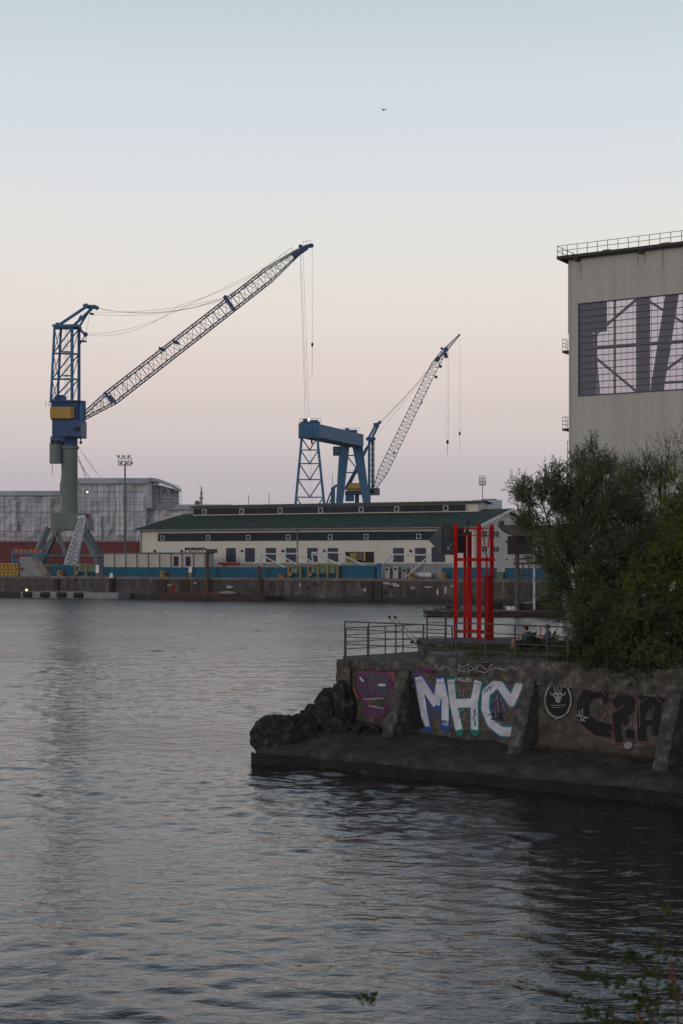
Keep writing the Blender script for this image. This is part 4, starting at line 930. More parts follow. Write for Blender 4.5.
# white cabins in a row
cab = None
names = ['leftmost', 'second', 'third', 'fourth', 'fifth', 'sixth']
for i in range(9):
    a, b = 103.5 + i * 11.3, 103.5 + (i + 1) * 11.3 - .9; o = 4.5
    lb = ('first (leftmost) white cabin in the row before the warehouse', 'second white cabin from the left in the row', 'third white cabin from the left in the row', 'fourth white cabin from the left in the row', 'fifth white cabin, middle of the row', 'sixth white cabin of the row, left of those with dark windows', 'seventh white cabin, with the left one of two dark windows', 'eighth white cabin, with the right one of two dark windows', 'last (rightmost) white cabin of the row, under the rooftop coolers')[i]
    u0, u1 = u_of(a, o), u_of(b, o); t = thing('site_cabin', K(u0, o, QZ), lb, 'cabin', 'white cabins in a row on the far quay')
    zt = kz(150, 553.8, o); mb = MB(); mb.obox(Q0, QL, QS, u0, u1, o, o + 3, QZ, zt); mb.build('wall', 'cabin', t)
    mb = MB(); mb.obox(Q0, QL, QS, u0 - .1, u1 + .1, o - .15, o + 3.1, zt + .003, zt + .22); mb.build('roof', 'fascia', t)
    mb = MB(); mb.obox(Q0, QL, QS, u0 - .08, u0 + .06, o - .06, o - .01, QZ, zt); mb.build('joint', 'fascia', t)
    if i in (6, 7):
        c = (176, 188)[i - 6]; mb = MB(); kb(mb, c - 2.4, c + 2.4, o - .05, o - .01, kz(c, 566, o), kz(c, 556.5, o)); mb.build('window', 'darkglass', t)
for j, px in enumerate((187, 193.5, 200)):
    t = thing('rooftop_cooler', K(u_of(px, 5.5), 5.5, kz(150, 552.6, 4.5)), ('left', 'middle', 'right')[j] + ' one of three dark coolers on the right end of the cabin roofs', 'cooler', 'coolers on the cabin roof'); z = kz(150, 552.6, 4.5)
    mb = MB(); kb(mb, px - 2.6, px + 2.6, 5, 6, z + .35, z + .85); mb.build('body', 'midgrey', t); mb = MB(); kb(mb, px - 2.2, px - 1.8, 5.1, 5.3, z, z + .35); kb(mb, px + 1.8, px + 2.2, 5.1, 5.3, z, z + .35); mb.build('leg', 'tyre', t)
    mb = MB(); kb(mb, px - 2, px + 2, 4.95, 4.99, z + .45, z + .75); mb.build('grille', 'tyre', t)

# yellow gate frames with green machines
def machine(px0, px1, lb, n):
    o = 1.0; t = thing('winch', K(u_of(px0, o), o, QZ), lb, 'winch'); zt = kz(px0, 564.5 if n > 2 else 565, o)
    u0, u1 = u_of(px0, o), u_of(px1, o)
    for u in [u0 + (u1 - u0) * i / (n - 1) for i in range(n)]: mb = MB(); mb.obox(Q0, QL, QS, u - .13, u + .13, o - .1, o + .1, QZ, zt); mb.build('post', 'gatey', t)
    mb = MB(); mb.obox(Q0, QL, QS, u0, u1, o - .08, o + .08, zt + .003, zt + .14); mb.build('top_rail', 'gatey', t)
    mb = MB(); mb.obox(Q0, QL, QS, u0 + .4, u1 - .4, o + .12, o + 1.1, QZ + .7, zt - .15); mb.build('green_box', 'boxgreen', t)
    mb = MB(); mb.obox(Q0, QL, QS, u0 + .25, u0 + .7, o - .3, o - .12, QZ + .3, QZ + .9); mb.build('orange_box', 'orange', t)
    for j in range(3): u = u0 + .8 + j * (u1 - u0 - 1.6) / 2; mb = MB(); mb.tube(K(u, o - .02, QZ + 1.1), K(u, o + .11, QZ + 1.1), .22, n=10); mb.build('wheel', 'midgrey', t)
machine(75.5, 97.5, 'winch station with yellow frame and green box, at the foot of the grey crane', 3)
machine(288.5, 300.5, 'narrow winch station with yellow frame and green box, left one of the middle pair', 2)
machine(308.5, 337.5, 'wide winch station with yellow frame and green box, right one of the middle pair', 4)
# pale pipe frames
def pipes(lb, segs_, o):
    c = kp(*segs_[0][0], o); t = thing('pipe_frame', (c.x, c.y, QZ), lb, 'pipe frame', 'pale tubular frames on the quay')
    for a, b in segs_: MB().tube(kp(*a, o), kp(*b, o), .125, n=8).build('tube', 'palegrey', t)
pipes('left pale tube frame over the quay, a long top tube with three slanting stays', [((261, 554), (297.5, 553.6)), ((261, 554), (261, 573)), ((262, 555), (286, 568)), ((278.5, 554.5), (302, 567)), ((297.5, 554), (317, 564.5))], 2.6)
pipes('middle pale tube frame with short top tube and slanting stays', [((312, 552.6), (338, 552.6)), ((312, 553), (314, 573)), ((313, 553.5), (341, 564.5)), ((338, 552.6), (365, 566)), ((318, 556), (352, 570))], 2.8)
pipes('right pale tube frame shaped like an open bracket in front of the warehouse', [((381, 566), (392.5, 554.5)), ((392.5, 554.5), (430, 555)), ((430, 555), (406, 577)), ((393, 554.5), (393, 560))], 2.4)
for i, (px, lb) in enumerate(((162.5, 'yellow bollard box on the quay edge below the cabins'), (281, 'small orange box on the quay edge left of the winches'), (410.5, 'yellow valve box at the foot of the right pipe frame'), (443, 'yellow U-shaped box left of the red tower'), (59.5, 'yellow box on the quay edge below the pale crane'))):
    o = .55; t = thing('quay_box', K(u_of(px, o), o, QZ), lb, 'box'); mb = MB(); kb(mb, px - 2.6, px + 2.6, o, o + .7, QZ, QZ + (.95 if i != 1 else .55)); mb.build('body', 'gatey' if i != 1 else 'orange', t)
    mb = MB(); kb(mb, px + .3, px + 1.9, o - .06, o - .003, QZ + .25, QZ + .75); mb.build('hatch', 'rust_dark', t)
c = kp(190, 567, .7); t = thing('sign_post', (c.x, c.y, QZ), 'white rectangular sign on a yellow foot on the quay edge', 'sign'); mb = MB(); kb(mb, 188.6, 191.8, .7, .78, kz(190, 572.5), kz(190, 567)); mb.build('board', 'white', t); mb = MB(); kb(mb, 189, 191.4, .72, .9, QZ, kz(190, 572.6)); mb.build('foot', 'gatey', t)
c = kp(97, 567, .6); t = thing('sign_post', (c.x, c.y, QZ), 'small white sign at the right post of the left winch station', 'sign'); mb = MB(); kb(mb, 95.6, 98.8, .6, .68, kz(97, 573), kz(97, 565)); mb.build('board', 'white', t); mb = MB(); kb(mb, 96.8, 97.4, .7, .8, QZ, kz(97, 572)); mb.build('post', 'midgrey', t)
# left corner things: yellow gangway, grey wedge, blue rack
t = thing('gangway', K(u_of(5, 1), 1, QZ), 'yellow lattice gangway lying on the quay at the left edge', 'gangway')
mb = MB(); lattice(mb, K(u_of(-40, 1.2), 1.2, QZ + 1.1), K(u_of(19.5, 1.2), 1.2, QZ + 1.1), 1.2, 1.9, 1.2, 1.9, QS, 16, .09, .07, cross=True); mb.build('truss', 'yellow', t)
t = thing('steel_wedge', K(u_of(30, 1), 1, QZ), 'grey wedge-shaped steel block beside the yellow gangway', 'steel block')
mb = MB(); o = 1.2; pr = [K(u_of(19.5, o), o, QZ), K(u_of(44, o), o, QZ), K(u_of(30, o), o, kz(30, 556.5, o)), K(u_of(19.5, o), o, kz(20, 557, o))]; mb.prism(pr, QS * 2.2); mb.build('block', 'midgrey', t); MB().tube(K(u_of(22, o - .04), o - .04, QZ + 1.2), K(u_of(22, o - .04), o + .05, QZ + 1.2), .25, n=10).build('eye', 'tyre', t)
t = thing('handrail', K(u_of(40, .8), .8, QZ), 'slanting yellow handrail right of the grey wedge', 'handrail'); MB().tube(kp(36, 562, .9), kp(45, 575, .9), .09).build('rail', 'yellow', t); MB().tube(kp(39.5, 562, .9), kp(46.5, 573, .9), .09).build('rail', 'yellow', t)
t = thing('storage_rack', K(u_of(27, 6), 6, QZ), 'blue storage rack with orange goods on top, below the grey crane', 'rack')
mb = MB(); o = 6
for px in (12.5, 27, 42.5): u = u_of(px, o); mb.obox(Q0, QL, QS, u - .15, u + .15, o, o + .3, QZ, kz(px, 549, o))
for py in (553.8, 560.5): mb.obox(Q0, QL, QS, u_of(12, o) , u_of(43, o), o - .06, o - .01, kz(27, py, o) - .15, kz(27, py, o) + .15)
mb.build('frame', 'blue', t)
for i in range(6): mb = MB(); a = 14 + i * 4.8; kb(mb, a, a + 4.1, o + .05, o + 1.2, kz(27, 553, o) + .05, kz(27, 548.8 + (i % 3) * .5, o)); mb.build('crate', 'orange', t)
# ================================================================== WAREHOUSE
WP = Vector((-35.4, 250, 0)); WU = 62.3 + 0.0; HW = 15.9     # front left corner, length, half depth
wh = thing('warehouse', (WP.x, WP.y, QZ), 'long cream warehouse with green metal roof and raised ridge, across the water', 'warehouse')
def WB(mb, u0, u1, o0, o1, z0, z1): return mb.obox(WP, QL, QS, u0, u1, o0, o1, z0, z1)
def Wp(u, o, z): return WP + QL * u + QS * o + Vector((0, 0, z))
def wu(px, off=0.0):
    k = (px - CX) / F; x0, y0 = WP.x + QS.x * off, WP.y + QS.y * off; return (k * y0 - x0) / (QL.x - k * QL.y)
def wz(px, py, off=0.0): return H + (HY - py) / F * Wp(wu(px, off), off, 0).y
EZ, RZ, MZ = 11.35, 14.45, 16.05
mb = MB(); pr = [Wp(0, 0, QZ), Wp(0, 2 * HW, QZ), Wp(0, 2 * HW, EZ), Wp(0, HW, RZ - .1), Wp(0, 0, EZ)]; mb.prism(pr, QL * WU); mb.build('wall', 'wallwhite', wh)
mb = MB()
for sgn in (0, 1):
    e0, e1 = (-.9, HW) if sgn == 0 else (2 * HW + .9, HW)
    za = EZ - .9 * (RZ - EZ) / HW + .08; zb_ = RZ + .08
    c = [Wp(-.7, e0, za), Wp(WU + .7, e0, za), Wp(WU + .7, e1, zb_), Wp(-.7, e1, zb_)]; mb.hexa(c + [q + Vector((0, 0, .28)) for q in c])
mb.build('roof', 'roofgreen', wh)
mb = MB()
for i in range(58):
    u = -.5 + i * 1.1; mb.rbar(Wp(u, -.88, EZ - .9 * (RZ - EZ) / HW + .42), Wp(u, HW - 3, EZ + (HW - 3) * (RZ - EZ) / HW + .40), .07, .09)
mb.build('roof_seams', 'roofgreen', wh)
# verge boards of the gable
mb = MB(); za = EZ - .9 * (RZ - EZ) / HW
for a, b in ((Wp(WU + .73, -.9, za + .1), Wp(WU + .73, HW, RZ + .1)), (Wp(WU + .73, HW, RZ + .1), Wp(WU + .73, 2 * HW + .9, za + .1))): mb.rbar(a, b, .1, .45)
mb.build('verge_board', 'white', wh)
mb = MB(); mb.rbar(Wp(-.7, -.98, za + .2), Wp(WU + .7, -.98, za + .2), .12, .16); mb.build('gutter', 'midgrey', wh)
# band of dark glazing under the eaves with framed hatches
u0, u1 = wu(158), wu(440); z0, z1 = 9.45, 10.85
mb = MB(); WB(mb, u0, u1, -.06, -.01, z0, z1); mb.build('window_band', 'darkglass', wh)
for px in (163, 208.5, 248.5, 288.5, 330.5, 366.5, 419, 459):
    u = wu(px); w = MB(); WB(w, u - .40, u + .40, -.16, -.07, z0 + .18, z0 + 1.0); f = w.build('window', 'palegrey', wh); w = MB(); WB(w, u - .28, u + .28, -.20, -.165, z0 + .28, z0 + .90); w.build('pane', 'darkglass', f)
# tall dark doors of the upper floor
for px in (226.2, 231.5)[:0] + (231, 250, 271, 291, 312.5, 333, 398.5, 420.5):
    u = wu(px); d = MB(); WB(d, u - .95, u + .95, -.05, -.01, wz(px, 562), wz(px, 548)); dd = d.build('door', 'doorblue', wh)
    d = MB(); WB(d, u - .02, u + .02, -.08, -.055, wz(px, 562), wz(px, 548)); d.build('door_gap', 'tyre', dd)
u = wu(439.8); d = MB(); WB(d, u - 1.4, u + .9, -.05, -.01, wz(440, 562), wz(440, 547)); d.build('door', 'doorblue', wh)
mb = MB(); WB(mb, wu(345.5), wu(374), -.06, -.01, wz(360, 562.5), wz(360, 551.8)); og = mb.build('loading_opening', 'tyre', wh)
for i, (a, b, c, d, m) in enumerate(((350, 357, 552.8, 562, 'gatey'), (357.8, 363, 552.6, 560, 'fascia'), (364, 365.4, 552.5, 561, 'yellow'), (346, 349, 557, 562, 'gatey'))): mb = MB(); WB(mb, wu(a), wu(b), -.12, -.07, wz(360, d), wz(360, c)); mb.build('machine_front', m, og)
mb = MB(); WB(mb, wu(206), wu(217.5), -.05, -.01, wz(212, 553), wz(212, 549)); mb.build('low_window', 'doorblue', wh)
mb = MB(); WB(mb, wu(158), wu(176), -.05, -.01, wz(165, 554), wz(165, 549.5)); mb.build('low_window', 'palegrey', wh)
for px in (155, 182, 242.3, 283, 324.5, 411):
    u = wu(px); d = MB(); d.tube(Wp(u, -.22, wz(px, 551)), Wp(u, 0, wz(px, 551)), .22, n=10); d.build('wall_lamp', 'tyre', wh)
for px in (297.6, 141.5): u = wu(px); mb = MB(); mb.tube(Wp(u, -.15, QZ), Wp(u, -.15, EZ), .09); mb.build('downpipe', 'midgrey', wh)
# gable: four windows, small openings
def gb(mb, o0, o1, z0, z1, e0=.02, e1=.08): return mb.obox(WP, QL, QS, WU + e0, WU + e1, o0, o1, z0, z1)
def go(px):  # depth along the gable behind a picture column
    k = (px - CX) / F; a = WP + QL * WU; return (k * a.y - a.x) / (QS.x - k * QS.y)
def gz(px, py): p = WP + QL * WU + QS * go(px); return H + (HY - py) / F * p.y
for a, b, c, d in ((491.5, 499, 538, 530.5), (491.5, 499, 552.5, 546), (481, 487, 538, 530.5), (481, 487, 552.5, 546), (505, 508, 543.5, 539), (505.5, 507.5, 561, 558)):
    w = MB(); gb(w, go(a), go(b), gz(495, c), gz(495, d)); f = w.build('window', 'white', wh)
    q = (go(b) - go(a)) * .06; w = MB(); gb(w, go(a) + q, (go(a) + go(b)) / 2 - q / 2, gz(495, c) + .1, gz(495, d) - .1, .085, .10); gb(w, (go(a) + go(b)) / 2 + q / 2, go(b) - q, gz(495, c) + .1, gz(495, d) - .1, .085, .10); w.build('pane', 'doorblue', f)
# raised ridge (monitor)
m0, m1 = wu(193, HW - 2.6), wu(478, HW - 2.6); md = 2.6
mb = MB(); pr = [Wp(m0, HW - md, RZ - .6), Wp(m0, HW + md, RZ - .6), Wp(m0, HW + md, MZ - .35), Wp(m0, HW, MZ - .05), Wp(m0, HW - md, MZ - .35)]; mb.prism(pr, QL * (m1 - m0)); mb.build('ridge_wall', 'wallwhite', wh)
mb = MB()
for s_ in (-1, 1):
    c = [Wp(m0 - .5, HW + s_ * (md + .5), MZ - .36), Wp(m1 + .5, HW + s_ * (md + .5), MZ - .36), Wp(m1 + .5, HW, MZ + .0), Wp(m0 - .5, HW, MZ + .0)]; mb.hexa(c + [q + Vector((0, 0, .2)) for q in c])
mb.build('ridge_roof', 'roofgreen', wh)
mb = MB(); WB(mb, m0 + .1, m1 - 2.2, HW - md - .06, HW - md - .01, RZ + .0, MZ - .48); mb.build('window_band', 'darkglass', wh)
for px in (204.8, 242, 280.5, 321, 361.5, 397, 446):
    u = wu(px, HW - md); w = MB(); WB(w, u - .45, u + .45, HW - md - .16, HW - md - .07, RZ + .05, RZ + .95); f = w.build('window', 'palegrey', wh); w = MB(); WB(w, u - .3, u + .3, HW - md - .2, HW - md - .165, RZ + .16, RZ + .84); w.build('pane', 'darkglass', f)
mb = MB()
for i in range(14): u = m0 + (m1 - m0) * (i + .5) / 14; mb.obox(WP, QL, QS, u, u + .08, HW - md - .09, HW - md - .065, RZ, MZ - .5)
mb.build('mullions', 'navy', wh)

# ================================================================== WRAPPED SHIP
sh = thing('wrapped_ship', P(80, 560, 300).xy.to_3d() + Vector((0, 0, 0)), 'ship in dock with red hull, its upper works wrapped in pale scaffold sheeting', 'ship')
DS = 292
tarp = bpy.data.materials.new('scaffold_sheeting'); tarp.use_nodes = True; nt = tarp.node_tree; Lk = nt.links; bs = nt.nodes['Principled BSDF']; bs.inputs['Roughness'].default_value = .6
tc = nt.nodes.new('ShaderNodeTexCoord'); mp = nt.nodes.new('ShaderNodeMapping'); mp.inputs['Rotation'].default_value = (math.radians(90), 0, 0); Lk.new(tc.outputs['Object'], mp.inputs[0])
bk = nt.nodes.new('ShaderNodeTexBrick'); bk.offset = 0; bk.inputs['Scale'].default_value = 1; bk.inputs['Brick Width'].default_value = 2.5; bk.inputs['Row Height'].default_value = 2.0; bk.inputs['Mortar Size'].default_value = .07; bk.inputs['Mortar Smooth'].default_value = .4
bk.inputs['Color1'].default_value = (.52, .53, .58, 1); bk.inputs['Color2'].default_value = (.44, .445, .48, 1); bk.inputs['Mortar'].default_value = (.2, .2, .22, 1); Lk.new(mp.outputs[0], bk.inputs['Vector'])
n1 = nt.nodes.new('ShaderNodeTexNoise'); n1.inputs['Scale'].default_value = .22; n1.inputs['Detail'].default_value = 8; Lk.new(tc.outputs['Object'], n1.inputs['Vector'])
rp = nt.nodes.new('ShaderNodeValToRGB'); rp.color_ramp.elements[0].position = .35; rp.color_ramp.elements[0].color = (.80, .78, .80, 1); rp.color_ramp.elements[1].position = .68; rp.color_ramp.elements[1].color = (1.2, 1.23, 1.27, 1); Lk.new(n1.outputs['Fac'], rp.inputs[0])
mx = nt.nodes.new('ShaderNodeMix'); mx.data_type = 'RGBA'; mx.blend_type = 'MULTIPLY'; mx.inputs[0].default_value = .55; Lk.new(bk.outputs['Color'], mx.inputs[6]); Lk.new(rp.outputs[0], mx.inputs[7]); Lk.new(mx.outputs[2], bs.inputs['Base Color'])
n2 = nt.nodes.new('ShaderNodeTexNoise'); n2.inputs['Scale'].default_value = 1.2; Lk.new(tc.outputs['Object'], n2.inputs['Vector']); bp = nt.nodes.new('ShaderNodeBump'); bp.inputs['Distance'].default_value = .2; Lk.new(n2.outputs['Fac'], bp.inputs['Height']); Lk.new(bp.outputs[0], bs.inputs['Normal'])
M['tarp'] = tarp; M['tarproof'] = mat('sheeting_roof', (.25, .29, .34), (.36, .4, .45), .3, .6); M['tarpwhite'] = mat('pale_sheeting', (.42, .44, .47), (.6, .62, .64), .5, .6, bump=.3, bscale=1)
def sx(px, D=DS): return (px - CX) / F * D
def sz(py, D=DS): return H + (HY - py) / F * D
def tarpwall(px0, px1, py0, py1, D, m='tarp'):
    nu = max(2, int((px1 - px0) / 3)); 
    g = gridmesh(nu, 12, lambda a, b: Vector((sx(px0 + (px1 - px0) * a, D), D + .5 * math.sin(a * nu * .8) * math.sin(b * 9) * .5 + nz((a * 30, b * 12, D), .5, .6), sz(py0 + (py1 - py0) * b, D))))
    return g.build('sheeting', m, sh)
tarpwall(-60, 62, 541, 494, DS + 4); tarpwall(60, 146.5, 541, 482, DS); tarpwall(144.5, 232, 541, 508.5, DS + 2)
def slab(px0, px1, pa, pb, D0, D1, m='tarproof'):
    mb = MB(); mb.box(sx(px0, D0), sx(px1, D0), D0, D1, sz(pb, D0), sz(pa, D0)); return mb.build('sheeting_roof', m, sh)
slab(-60, 60.5, 490.8, 495.5, DS + 3.2, DS + 24); slab(60.6, 146, 478, 483.5, DS - .8, DS + 20); slab(147, 232, 504.5, 509.5, DS + 1.3, DS + 20)
# curved end of the high roof
arc = [(146, 483.5), (147, 478.3), (152, 477.9), (157, 478.6), (164, 480.8), (170, 483.5), (178, 488.5), (178, 490.8), (170, 486.4), (160, 482.6), (153, 481.2)]
mb = MB(); mb.prism([Vector((sx(a), DS - .9, sz(b))) for a, b in arc], (0, 7, 0)); mb.build('sheeting_roof', 'tarproof', sh)
g = gridmesh(12, 8, lambda a, b: Vector((sx(146.6 + 30 * a), DS + 1.2 + 3 * a + nz((a * 9, b * 7, 2), .8, .8), sz(508 - (508 - (484 + 6 * a * a)) * b)))); g.build('sheeting', 'tarp', sh)
g = gridmesh(3, 8, lambda a, b: Vector((sx(146 + 6 * a), DS - .4 + .5 * a, sz(508 - (26) * b)))); g.build('sheeting', 'tarpwhite', sh)
for px, w, a, b in ((10, 4, 500, 530), (70, 7, 496, 538), (120, 7, 485, 535), (98, 6, 515, 540)):
    g = gridmesh(4, 8, lambda q, r: Vector((sx(px + w * (q - .5) * (1 + .2 * math.sin(r * 7)), DS - .7), (DS + (3.2 if px < 60 else -.9)), sz(b + (a - b) * r)))); g.build('loose_sheet', 'tarpwhite', sh)
mb = MB()
rr = random.Random(2)
for i in range(16):
    x = sx(150 + i * 2.0, DS); zt = sz(480 + i * .55) + .6; mb.tube((x, DS - 1.2 + i * .2, sz(508)), (x, DS - 1.2 + i * .2, zt), .05, n=4)
for i in range(7): z = sz(506 - i * 3.4); mb.tube((sx(149), DS - 1.2, z), (sx(179), DS + 2, z), .05, n=4)
for i in range(30): x = sx(-20 + i * 5.4); D = DS - 1 if -20 + i * 5.4 > 60 else DS + 2.8; mb.tube((x, D, sz(541)), (x, D, sz(484 if -20 + i * 5.4 > 60 else 496)), .045, n=4)
for i in range(9): z = sz(537 - i * 6.5); mb.tube((sx(62), DS - 1.02, z), (sx(146), DS - 1.02, z), .04, n=4); mb.tube((sx(-20), DS + 2.78, min(z, sz(499))), (sx(60), DS + 2.78, min(z, sz(499))), .04, n=4)
mb.build('scaffold', 'midgrey', sh)
mb = MB(); mb.box(sx(-60), sx(235), DS - 2, DS + 22, -1, sz(540.5)); mb.build('hull', 'hull', sh)
mb = MB(); mb.box(sx(-60), sx(235), DS - 2.3, DS - 2.003, sz(540.5) - .3, sz(540.5)); 
for i in range(70): x = sx(-20 + i * 3.4); mb.tube((x, DS - 2.2, sz(540.5)), (x, DS - 2.2, sz(540.5) + .9), .04, n=4)
mb.tube((sx(-20), DS - 2.2, sz(536.4)), (sx(230), DS - 2.2, sz(536.4)), .05, n=4); mb.build('gunwale', 'midgrey', sh)
MB().ell((sx(88.5), DS - 1.4, sz(492.3)), (.22, .15, .16), 8, 6).build('lamp', 'lamp', sh)
mb = MB(); mb.tube((sx(198.5), DS + 6, sz(509)), (sx(198.5), DS + 6, sz(492)), .22); mb.tube((sx(198.5), DS + 6, sz(500)), (sx(198.5), DS + 6, sz(485)), .12); mb.tube((sx(196.5), DS + 6, sz(497)), (sx(200.5), DS + 6, sz(497)), .15); mb.tube((sx(197), DS + 6, sz(491)), (sx(200), DS + 6, sz(491)), .12); mb.ell((sx(194.5), DS + 6, sz(502)), (.6, .6, .6), 8, 6); mb.tube((sx(194.5), DS + 6, sz(508)), (sx(194.5), DS + 6, sz(502)), .15); mb.box(sx(196.6), sx(200.5), DS + 5, DS + 7, sz(509), sz(505)); mb.build('mast', 'midgrey', sh)
for px in (248.5, 269): tag(MB().tube((sx(px, 300), 300, sz(516, 300)), (sx(px, 300), 300, sz(495 if px < 260 else 493, 300)), .06).build('whip_antenna', 'cable'), 'thin whip antenna above the warehouse roof, ' + ('left' if px < 260 else 'right') + ' one of two', 'antenna')

# light masts
def mast(px, py, D, lb, w=6, r=.3):
    x = sx(px, D); t = thing('light_mast', (x, D, QZ), lb, 'light mast'); zt = sz(py, D)
    MB().tube((x, D, QZ), (x, D, zt + .2), r, r * .55, n=10).build('pole', 'steelgrey', t); fs = w / 6.5 * .8
    mb = MB(); k = D / F
    mb.tube((x - w * k, D, zt), (x + w * k, D, zt), .10); mb.tube((x - w * k, D, zt + 1.3), (x + w * k, D, zt + 1.3), .07); mb.tube((x - w * k, D - .5, zt + .65), (x + w * k, D - .5, zt + .65), .06)
    for i in range(5): q = x + (i - 2) / 2 * w * k; mb.tube((q, D, zt), (q, D, zt + 1.3), .06)
    mb.build('lamp_frame', 'steelgrey', t)
    for i in range(6):
        q = x + (i - 2.5) / 2.5 * w * k; l = MB(); z = zt + (.35 if i % 2 else 1.65); l.box(q - .32 * fs, q + .32 * fs, D - .35, D + .1, z - .2 * fs, z + .2 * fs); l.build('floodlight', 'midgrey', t)
    return t
mast(125, 465, 268, 'tall steel floodlight mast in front of the wrapped ship', 6.5, .27)
mast(482.5, 485, 262, 'slim floodlight mast behind the red tower', 3, .12)
cb = thing('city_tower', (sx(492, 700), 700, 3), 'distant bluish office block above the warehouse gable', 'building')
mb = MB(); mb.box(sx(474, 700), sx(502, 700), 700, 730, 3, sz(500, 700)); mb.build('facade', 'city', cb)
mb = MB()
for i in range(9): z = sz(501.3 + i * 1.9, 700); mb.box(sx(474.5, 700), sx(501.6, 700), 699.6, 699.9, z - .35, z + .1)
mb.build('window_rows', 'palegrey', cb)
mb = MB(); mb.box(sx(484, 700), sx(498, 700), 705, 715, sz(500, 700) + .01, sz(498.4, 700)); mb.build('plant_room', 'midgrey', cb)

# ================================================================== BIG SLEWING CRANE
DC = 262.0
def C(px, py, D=DC): return P(px, py, D)
cr = thing('harbour_crane', C(69.5, 575), 'tall blue harbour crane on a grey column, its long lattice jib raised to the right', 'crane'); k = DC / F
x0 = C(69.5, 575).x
def cyl(name, px, w, pa, pb, m, D=DC, n=28, parent=cr): return MB().tube(C(px, pb, D), C(px, pa, D), w / 2 * D / F, n=n).build(name, m, parent, smooth=False)
cyl('column', 69.5, 16.2, 447, 520, 'steelgrey')
cyl('column_collar', 69.5, 19.0, 446.5, 449, 'steelgrey')
cyl('drum', 69, 17, 437, 447, 'navy'); cyl('drum', 62.5, 24, 437, 443, 'navy')
cyl('side_tank', 55.6, 12, 443, 463.5, 'steelgrey', DC - 1.2)
for dx in (52.5, 58): cyl('pulley', dx, 2.5, 440, 443.5, 'tyre', DC - 2.4, 10)
# base box and splayed legs
mb = MB(); mb.box(C(51, 0, DC - 3.2).x, C(88, 0).x, DC - 3.2, DC + 3.2, C(0, 530).z, C(0, 513.5).z); mb.build('base_box', 'steelgrey', cr)
mb = MB(); mb.box(C(88.2, 0).x, C(91, 0).x, DC - 2.8, DC + 3, C(0, 530).z, C(0, 519).z); mb.build('base_box_end', 'midgrey', cr)
zg = QZ
for px, dy, qx, qd, w in ((51, -3, 27, -5.5, .75), (55, 3, 38, 6, .6), (85, -3, 104, -5.5, .75), (82, 3, 112, 6, .6), (60, -3.3, 72, -8, .45), (74, 2.8, 66, 8, .45)):
    a = Vector((C(px, 0).x, DC + dy * .9, C(0, 530).z + .4)); D = DC + qd; b = Vector((C(qx, 0, D).x, D, zg)); mb = MB(); mb.rbar(a, b, w * 1.25, w * 1.25); mb.build('leg', 'steelgrey', cr)
mb = MB(); mb.tube(C(32, 556, DC - 5), C(104, 556, DC - 5), .28, n=6); mb.tube(C(30, 566, DC - 5), C(104, 566, DC - 5), .35, n=6); mb.build('tie_beam', 'steelgrey', cr)
for a, b in (((53, 531), (68, 556)), ((86, 531), (72, 556)), ((57, 531), (38, 556)), ((80, 531), (96, 556))): MB().tube(C(*a, DC - 4), C(*b, DC - 4.8), .2, n=6).build('brace', 'steelgrey', cr)
for px in (30, 66, 104): mb = MB(); mb.box(C(px - 4, 0, DC - 6).x, C(px + 4, 0, DC - 6).x, DC - 6.6, DC - 4.6, QZ, C(0, 569).z); mb.build('bogie', 'midgrey', cr)
MB().tube(C(52, 531, DC - 4), C(27, 560, DC - 4), .06).build('stair_rail', 'steelgrey', cr)
# machinery house, tower frame
mb = MB(); mb.box(C(52, 0, DC - 2.6).x, C(84, 0).x, DC - 2.6, DC + 2.8, C(0, 437.5).z, C(0, 421).z); mb.build('machine_base', 'navy', cr)
mb = MB(); mb.box(C(51, 0, DC - 2.2).x, C(80, 0).x, DC - 2.2, DC + 2.8, C(0, 421).z + .003, C(0, 402.5).z); mb.build('machine_core', 'navy', cr)
mb = MB(); mb.box(C(50, 0, DC - 3.4).x, C(70.8, 0, DC - 3.4).x, DC - 3.4, DC - 2.205, C(0, 420).z, C(0, 408.8).z)
mb.build('yellow_house', 'yellow', cr)
mb = MB()
for i in range(9): x = C(51 + i * 2.3, 0, DC - 3.4).x; mb.box(x, x + .09, DC - 3.46, DC - 3.405, C(0, 419.5).z, C(0, 409.2).z)
mb.build('house_ribs', 'gatey', cr)
mb = MB(); mb.box(C(73.5, 0).x, C(76.5, 0).x, DC - 2.9, DC - 2.22, C(0, 419.5).z, C(0, 408.8).z); mb.build('yellow_panel', 'yellow', cr)
mb = MB(); mb.tube(C(81.5, 421, DC - 1), C(81.5, 401, DC - 1), .8, n=12); mb.build('winch_housing', 'blue', cr)
mb = MB(); mb.box(C(50, 0, DC - 3).x, C(83, 0).x, DC - 3, DC + 3, C(0, 403).z, C(0, 401.8).z)
for i in range(9): x = C(49.3 + i * 3.1, 0).x; mb.tube((x, DC - 3, C(0, 408).z), (x, DC - 3, C(0, 403).z), .05)
mb.tube(C(49, 405, DC - 3), C(76, 405, DC - 3), .06); mb.build('platform', 'navy', cr)
mb = MB(); mb.tube(C(55, 399, DC - 1), C(66, 399, DC - 1), .55, n=12); mb.tube(C(57, 397, DC), C(63, 397, DC), .4, n=10); mb.build('winch', 'navy', cr)
cb_ = MB(); cb_.box(C(75.5, 0).x, C(84.5, 0).x, DC - 3.6, DC - 1.2, C(0, 438).z, C(0, 428).z); cab = cb_.build('operator_cab', 'navy', cr); mb = MB(); mb.box(C(78, 0).x, C(84, 0).x, DC - 3.66, DC - 3.605, C(0, 433).z, C(0, 429).z); mb.build('pane', 'darkglass', cab)
